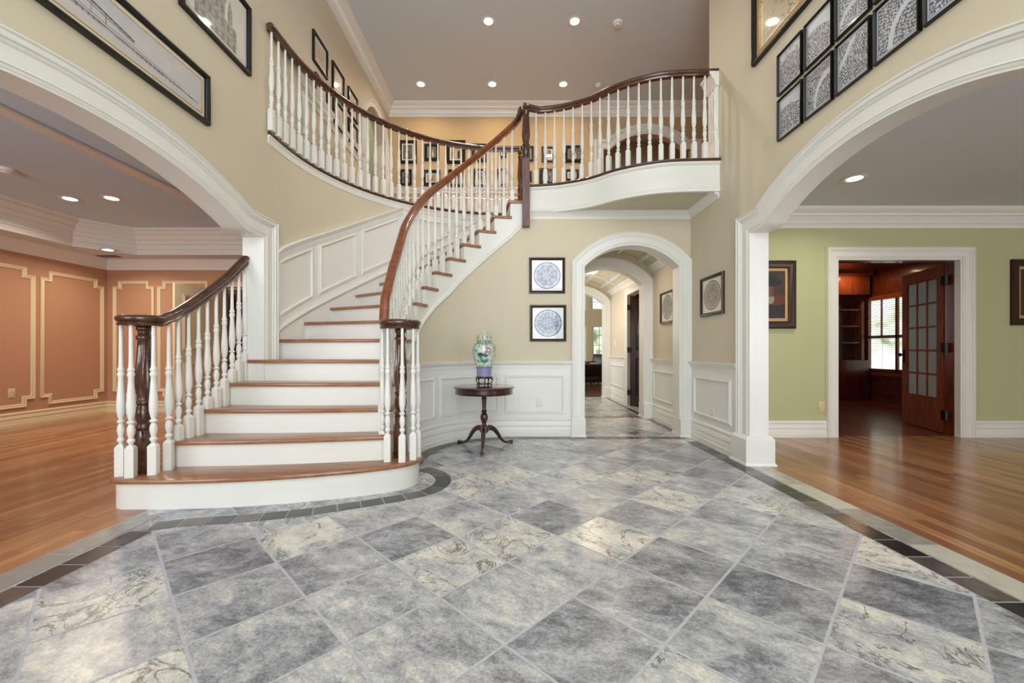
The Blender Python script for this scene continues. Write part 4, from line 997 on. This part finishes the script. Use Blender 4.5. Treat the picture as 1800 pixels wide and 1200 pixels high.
# drawings on the left wall
def line_dist(X, Y, p, q, asp=1):
    px, py, qx, qy = p[0]*asp, p[1], q[0]*asp, q[1]; x, y = X*asp, Y; dx, dy = qx-px, qy-py
    t = np.clip(((x-px)*dx+(y-py)*dy)/(dx*dx+dy*dy), 0, 1); return np.hypot(x-px-t*dx, y-py-t*dy)
def bridge_fn(X, Y):      # arched iron bridge drawing: far end at X=1
    asp = 4.6; c = mixn(L3(206, 200, 194), L3(190, 190, 196), fbm(X*asp, Y, 2, 3)*1.2)
    ink = L3(50, 46, 46)
    def dr(p, q, w=.006, k=.85):
        nonlocal c; d = line_dist(X, Y, p, q, asp); c = mixn(c, ink, np.clip(1.6-d/w, 0, 1)*k)
    dr((.02, .42), (.98, .20), .013, 1); dr((.02, .50), (.86, .30), .008, .8); dr((.02, .36), (.8, .20), .007, .7)
    for k in range(12):
        t0, t1 = k/12, (k+1)/12; f = lambda t: (.05+.62*t, .50+.30*math.sin(PI*min(1, .30+.7*t))); dr(f(t0), f(t1), .016, 1); dr((f(t0)[0], f(t0)[1]-.03), (f(t1)[0], f(t1)[1]-.03), .007, .7)
        g = lambda t: (.05+.62*t, .44+.24*math.sin(PI*min(1, .30+.7*t))); dr(g(t0), g(t1), .010, .9)
        dr(f(t0), (f(t0)[0], .42-.1*f(t0)[0]), .005, .6)
    for k in range(40): x = .20+.018*k; dr((x, .40-.23*x+.05), (x, .40-.23*x-.03), .006, .7)
    for k in range(8): x = .86+.01*k; dr((x, .235), (x+.002, .34), .004, .35)
    return c*(1-.12*(fbm(X*asp, Y, 9, 8)[..., None]-.5))
picture('long black framed ink drawing of an arched bridge above the left arch', sL, 1.30, 3.04, 2.715, 3.08, bridge_fn, fw=.035, mw=.03, nx=220, ny=56, dk=1.3, fillet=.006, pmat='drawing', mmat='matboard')
def cathedral_fn(X, Y):
    c = np.ones(X.shape+(3,))*L3(206, 204, 196)
    hgt = np.maximum.reduce([.42+0*X-(X > .82)*.5, (X < .62)*(.95), np.where(np.abs(X-.72) < .05, .86-np.abs(X-.72)*5, 0), np.where(np.abs(X-.80) < .05, .40, 0)])
    hgt = np.where(X < .1, 0, hgt)
    ins = (Y < hgt) & (X > .1) & (X < .9)
    tex = .35+.3*np.sin(X*150)*.5+.35*np.sin(Y*60+3*np.sin(X*20))*.4+.5*fbm(X, Y, 26, 4)
    win = (np.mod(X*9, 1) < .4) & (np.mod(Y*4.2, 1) < .62)
    col = mixn(L3(60, 58, 58), L3(170, 168, 162), tex); col = np.where(win[..., None], col*.45, col)
    dome = np.hypot((X-.36)/.30, (Y-.85)/.35) < 1
    col = np.where(ins[..., None] | (dome & (X > .1))[..., None], col, c)
    return col
picture('black framed engraving of a cathedral facade high on the left wall', sL, 2.78, 3.516, 3.40, 3.98, cathedral_fn, fw=.035, mw=.035, nx=110, ny=90, dk=1.3)
# brown map, large
def oldmap_fn(X, Y):
    v = fbm(X*1.4, Y, 3, 21); c = mixn(L3(150, 138, 92), L3(196, 168, 110), v*1.4-.2); c = mixn(c, L3(120, 132, 104), (fbm(X, Y, 5, 23) > .58)*.6)
    edge = np.minimum.reduce([X, 1-X, Y, 1-Y]); c = np.where((np.abs(edge-.03) < .006)[..., None], L3(230, 210, 160), c)
    riv = np.abs(fbm(X, Y, 4, 25)-.5) < .012; return np.where(riv[..., None], L3(90, 76, 50), c)
picture('large black framed antique brown map high on the right wall', sR, 2.55, 3.72, 3.62, 4.35, oldmap_fn, fw=.04, mw=.05, mmat='tanmat', nx=90, ny=70, flip=True, dk=1.4, fillet=.004)
# grid of engraved city plans
def plan_fn(seed, kind):
    def fn(X, Y):
        paperc, ink = L3(206, 212, 224), L3(48, 44, 66)
        w = .12*(fbm(X, Y, 3, seed)-.5); a = .6+.25*(seed % 3)
        U, V = (X+w)*math.cos(a)+(Y+w)*math.sin(a), -(X+w)*math.sin(a)+(Y-w)*math.cos(a)
        blocks = np.sin(U*75)*np.sin(V*60+3*np.sin(U*9)); tex = vnoise(X, Y, 50, seed)*.9+.3*blocks
        t = np.clip(tex*1.7-.12, 0, 1)
        if kind == 0: mask = Y < .62+.12*np.sin(X*3+.6); t = np.where(mask, t, .04+.1*(fbm(X, Y, 8, seed) > .66))
        elif kind == 1: mask = np.hypot((X-.45)/.62, (Y-.40)/.40) < 1; t = np.where(mask, t, .1+.5*((fbm(X, Y, 10, seed) > .6) & (Y > .7)))
        elif kind == 2: riv = np.abs(np.hypot(X-.9, Y-.15)-.55) < .06; t = np.where(riv, .06, t)
        elif kind == 3: riv = np.abs(V-.05-.1*np.sin(U*4)) < .06; t = np.where(riv, .08, t)
        t = np.where(Y < .07, .12+.3*(vnoise(X, Y, 60, seed) > .7), t)
        edge = np.minimum.reduce([X, 1-X, Y, 1-Y]); t = np.where(edge < .035, 0, np.where(edge < .05, .7, t))
        return mixn(paperc, ink, t)
    return fn
cols = [(3.096, 3.379), (2.80, 3.07), (2.505, 2.776), (2.20, 2.48), (1.90, 2.18)]; posn = ['closest to the balcony', 'second from the balcony', 'third from the balcony', 'fourth from the balcony', 'farthest from the balcony']
kinds = [(0, 1), (2, 0), (3, 3), (2, 1), (1, 0)]
for i, (a, b) in enumerate(cols):
    picture('black framed engraved city plan, lower row on the right wall, '+posn[i], sR, a, b, 2.77, 3.105, plan_fn(30+i, kinds[i][0]), fw=.014, mw=0, nx=110, ny=126, flip=True, group='engraved city plans on the right wall', dk=.9)
    if i < 4: picture('black framed engraved city plan, upper row on the right wall, '+posn[i], sR, a, b, 3.14, 3.475, plan_fn(40+i, kinds[i][1]), fw=.014, mw=0, nx=110, ny=126, flip=True, group='engraved city plans on the right wall', dk=.9)
# oil portraits in the green room
def portrait_fn(seed, cx):
    def fn(X, Y):
        c = mixn(L3(34, 24, 16), L3(74, 56, 34), fbm(X, Y, 3, seed)*.9); 
        el = lambda x, y, a, b: np.hypot((X-x)/a, (Y-y)/b) < 1
        c = np.where(el(cx, .18, .42, .34)[..., None], L3(30, 12, 12), c)
        c = np.where((el(cx+.12, .40, .24, .12))[..., None], L3(92, 34, 26), c)
        c = np.where(el(cx, .40, .07, .10)[..., None], L3(150, 140, 112), c)
        c = np.where(el(cx, .60, .12, .15)[..., None], mixn(L3(140, 86, 60), L3(58, 34, 26), (X-cx)*6+.5), c)
        c = np.where((el(cx, .76, .24, .09) | el(cx, .82, .15, .1))[..., None], L3(16, 12, 10), c)
        return c
    return fn
picture('walnut framed oil portrait of a person in dark hat, left of the library doorway', sB(YG), 2.62, 3.442, 1.32, 2.145, portrait_fn(3, .70), fw=.09, mw=.035, fmat='walnut', mmat='tanmat', nx=70, ny=70, pmat='oil', dk=1.6, fillet=.006)
picture('dark walnut framed oil painting right of the library doorway at the frame edge', sB(YG), 6.06, 6.86, 1.36, 2.16, portrait_fn(4, .55), fw=.085, mw=.035, fmat='walnut', mmat='tanmat', nx=50, ny=50, pmat='oil', dk=1.6, fillet=.006)
# upstairs left wall frames
def faint_fn(seed):
    def fn(X, Y):
        c = np.ones(X.shape+(3,))*L3(206, 190, 160); d = np.hypot(X-.5, Y-.5); return mixn(c, L3(120, 104, 84), (np.abs(d-.2) < .03)*.7*(fbm(X, Y, 9, seed) > .4))
    return fn
LW = [(4.64, 5.0, 4.34, 4.69, 'uppermost left'), (4.69, 5.0, 4.0, 4.24, 'lower left, half behind the handrail'), (5.14, 5.49, 4.31, 4.69, 'upper middle'), (5.16, 5.5, 3.92, 4.25, 'lower middle'), (5.64, 5.97, 4.33, 4.69, 'upper right beside the small arch'), (5.64, 5.97, 3.93, 4.26, 'lower right beside the small arch')]
for i, (a, b, c, d, s) in enumerate(LW): picture('thin black frame on the upstairs left wall, '+s, sL, a, b, c, d, faint_fn(i), fw=.03, mw=.04, nx=20, ny=20, group='frames on the upstairs left wall', fmat='black')
# family photographs on the upstairs back wall
def photo_fn(seed, light):
    def fn(X, Y):
        c = mixn(L3(60, 54, 48), L3(120, 110, 98), fbm(X, Y, 4, seed)*1.3) if not light else np.ones(X.shape+(3,))*L3(170, 150, 116)
        k = 1+seed % 3
        for i in range(k):
            x = .5+(i-(k-1)/2)*.28
            c = np.where((np.hypot((X-x)/.13, (Y-.32)/.30) < 1)[..., None], L3(196, 190, 178) if i % 2 else L3(40, 36, 34), c)
            c = np.where((np.hypot((X-x)/.07, (Y-.68)/.09) < 1)[..., None], L3(196, 170, 142), c)
        return c
    return fn
def bx(px, w): return (px-900)*7.5/722
rows = [[(701, 733, 247, 288), (746, 772, 253, 283), (785, 818, 247, 288), (829, 855, 253, 285), (877, 892, 257, 278), (915, 938, 257, 284), (952, 975, 258, 285), (992, 1024, 256, 286)],
        [(704, 724, 298, 326), (743, 774, 299, 327), (788, 815, 298, 330), (833, 854, 297, 328), (873, 893, 296, 327), (915, 935, 301, 320), (948, 975, 296, 323), (993, 1017, 298, 318)]]
desc = ['beside the small arch', 'second from the left', 'third from the left', 'fourth from the left', 'fifth from the left', 'behind the newel post', 'second from the right', 'rightmost']
for r, row in enumerate(rows):
    for i, (x0, x1, y0, y1) in enumerate(row):
        a, b = bx(x0, 0), bx(x1, 0); c, d = H+(615-y1)*7.5/722, H+(615-y0)*7.5/722
        picture('black framed family photograph, %s row on the upstairs back wall, %s' % ('upper' if r == 0 else 'lower', desc[i]), sB(7.5), a, b, c, d, photo_fn(i+8*r, (i+r) % 3 == 2), fw=.06 if b-a > .25 else .042, mw=.022 if (i+r) % 2 == 0 else .006, nx=28, ny=28, group='family photographs on the upstairs back wall')

# ------------------------------------------------------------------ round table, jar and its stand
TX, TY = -.305, 4.50
tb = thing('pedestal_table', 'round dark mahogany tripod pedestal table in the alcove under the stairs', 'table', (TX, TY, 0))
MB().lathe([(.001, .640), (.318, .640), (.330, .645), (.336, .652), (.332, .662), (.322, .666), (.001, .666)], TX, TY, 0, 64).build('tabletop', 'mahog', tb)
MB().lathe([(.29, .585), (.318, .585), (.322, .592), (.316, .598), (.316, .64), (.29, .64)], TX, TY, 0, 64).build('apron', 'mahog', tb)
MB().lathe([(.001, .15), (.03, .15), (.05, .17), (.055, .20), (.045, .225), (.028, .24), (.022, .26), (.03, .275), (.042, .31), (.044, .335), (.034, .36), (.024, .375), (.028, .385), (.034, .39), (.026, .40), (.022, .42), (.026, .50), (.03, .53), (.024, .54), (.034, .55), (.034, .56), (.025, .57), (.04, .585), (.12, .605), (.12, .638), (.001, .638)], TX, TY, 0, 28).build('column', 'mahog', tb)
for a in (-PI/2, PI/6, PI*5/6):
    c, s = math.cos(a), math.sin(a)
    pr = [(.02, .20, .032), (.07, .205, .030), (.12, .185, .027), (.165, .135, .023), (.20, .08, .019), (.24, .04, .016), (.285, .022, .015), (.32, .02, .02), (.345, .02, .022), (.362, .02, .012)]
    MB().tube(smooth_path([(TX+c*r, TY+s*r, z) for r, z, q in pr], 3), list(np.interp(np.linspace(0, 9, 28), range(10), [q for r, z, q in pr])), 12).build('leg', 'mahog', tb, smooth=60)
sd = thing('jar_stand', 'small black carved wooden stand under the porcelain jar', 'stand', (TX, TY, .667))
ZJ = .667
MB().lathe([(.001, .085), (.085, .085), (.092, .09), (.092, .10), (.084, .105), (.001, .105)], TX, TY, ZJ, 32).build('ring_top', 'black', sd)
for k in range(5):
    a = 2*PI*k/5+.3; c, s = math.cos(a), math.sin(a)
    pr = [(.080, .09, .010), (.094, .07, .011), (.090, .045, .008), (.072, .025, .007), (.082, .008, .011), (.088, .001+.008, .010)]
    MB().tube([(TX+c*r, TY+s*r, ZJ+z) for r, z, q in pr], [q*.9 for r, z, q in pr], 8).build('leg', 'black', sd)
MB().lathe([(.055, .02), (.078, .02), (.078, .03), (.055, .03)], TX, TY, ZJ, 28).build('stretcher_ring', 'black', sd)
jr = thing('ginger_jar', 'lidded green and white porcelain jar painted with a bird on the round table', 'jar', (TX, TY, ZJ+.105))
def china(name, prof, z0, fn, parent, n=96):
    mb = MB(); mb.lathe(prof, TX, TY, z0, n)
    o = mb.build(name, 'china', parent, smooth=60); me = o.data
    co = np.zeros(len(me.vertices)*3, np.float32); me.vertices.foreach_get('co', co); co = co.reshape(-1, 3)
    a = np.arctan2(co[:, 1], co[:, 0]); z = co[:, 2]; col = fn(a, z)
    ca = me.color_attributes.new('Col', 'FLOAT_COLOR', 'POINT'); A = np.ones((len(z), 4), np.float32); A[:, :3] = col; ca.data.foreach_set('color', A.ravel()); return o
jp = [(0, .078), (.012, .080), (.05, .082), (.08, .084), (.12, .094), (.17, .108), (.22, .121), (.27, .128), (.30, .129), (.33, .124), (.355, .108), (.365, .092), (.37, .078), (.385, .076), (.395, .082)]
zs_ = np.linspace(0, .395, 90); prof = [(float(np.interp(z, [p[0] for p in jp], [p[1] for p in jp])), float(z)) for z in zs_]
def jar_fn(a, z):
    u = (a+PI/2)*.12; base = np.ones((len(z), 3))*L3(214, 226, 214)
    n1 = fbm(a*.6+9, z*6, 6, 3); yg = mixn(L3(206, 212, 176), L3(150, 172, 140), (n1 > .52)*.8)
    med = (np.abs(a+PI/2) < .95) & (z > .125) & (z < .335)
    c = np.where(med[:, None], base, yg)
    lot = fbm(a*1.1+3, z*8, 7, 8); c = np.where((med & (lot > .56))[:, None], L3(84, 150, 140), c)
    el = lambda aa, zz, ra, rz: np.hypot((a+PI/2-aa)/ra, (z-zz)/rz) < 1
    c = np.where(el(.45, .285, .22, .032)[:, None], L3(200, 110, 140), c); c = np.where(el(.45, .285, .09, .012)[:, None], L3(240, 210, 220), c)
    c = np.where((el(-.1, .235, .5, .016) | el(-.28, .25, .25, .012) | el(.2, .225, .18, .013))[:, None], L3(84, 80, 96), c)
    c = np.where(el(.1, .17, .4, .02)[:, None], L3(70, 140, 132), c)
    low = z < .10; c = np.where(low[:, None], mixn(L3(176, 178, 214), L3(96, 104, 170), (.5+.5*np.sin(a*22)*np.sin(z*140))), c)
    c = np.where((np.abs(z-.10) < .004)[:, None], L3(90, 96, 150), c)
    up = z > .345; c = np.where(up[:, None], mixn(L3(196, 214, 176), L3(80, 96, 150), (np.sin(a*18) > .3)*.8), c)
    c = np.where((z < .008)[:, None], L3(190, 150, 150), c); return c
china('body', prof, ZJ+.105, jar_fn, jr)
lp = [(.001, .393), (.078, .393), (.105, .393), (.107, .397), (.104, .401), (.084, .404), (.086, .415), (.082, .435), (.066, .455), (.04, .467), (.018, .471), (.012, .478), (.016, .486), (.012, .494), (.001, .497)]
lid = china('lid', [(a, b) for a, b in lp], ZJ+.105, lambda a, z: mixn(L3(202, 212, 186), L3(86, 104, 130), ((np.sin(a*10) > .2) & (z > .404) & (z < .45))*.7), jr, 64)
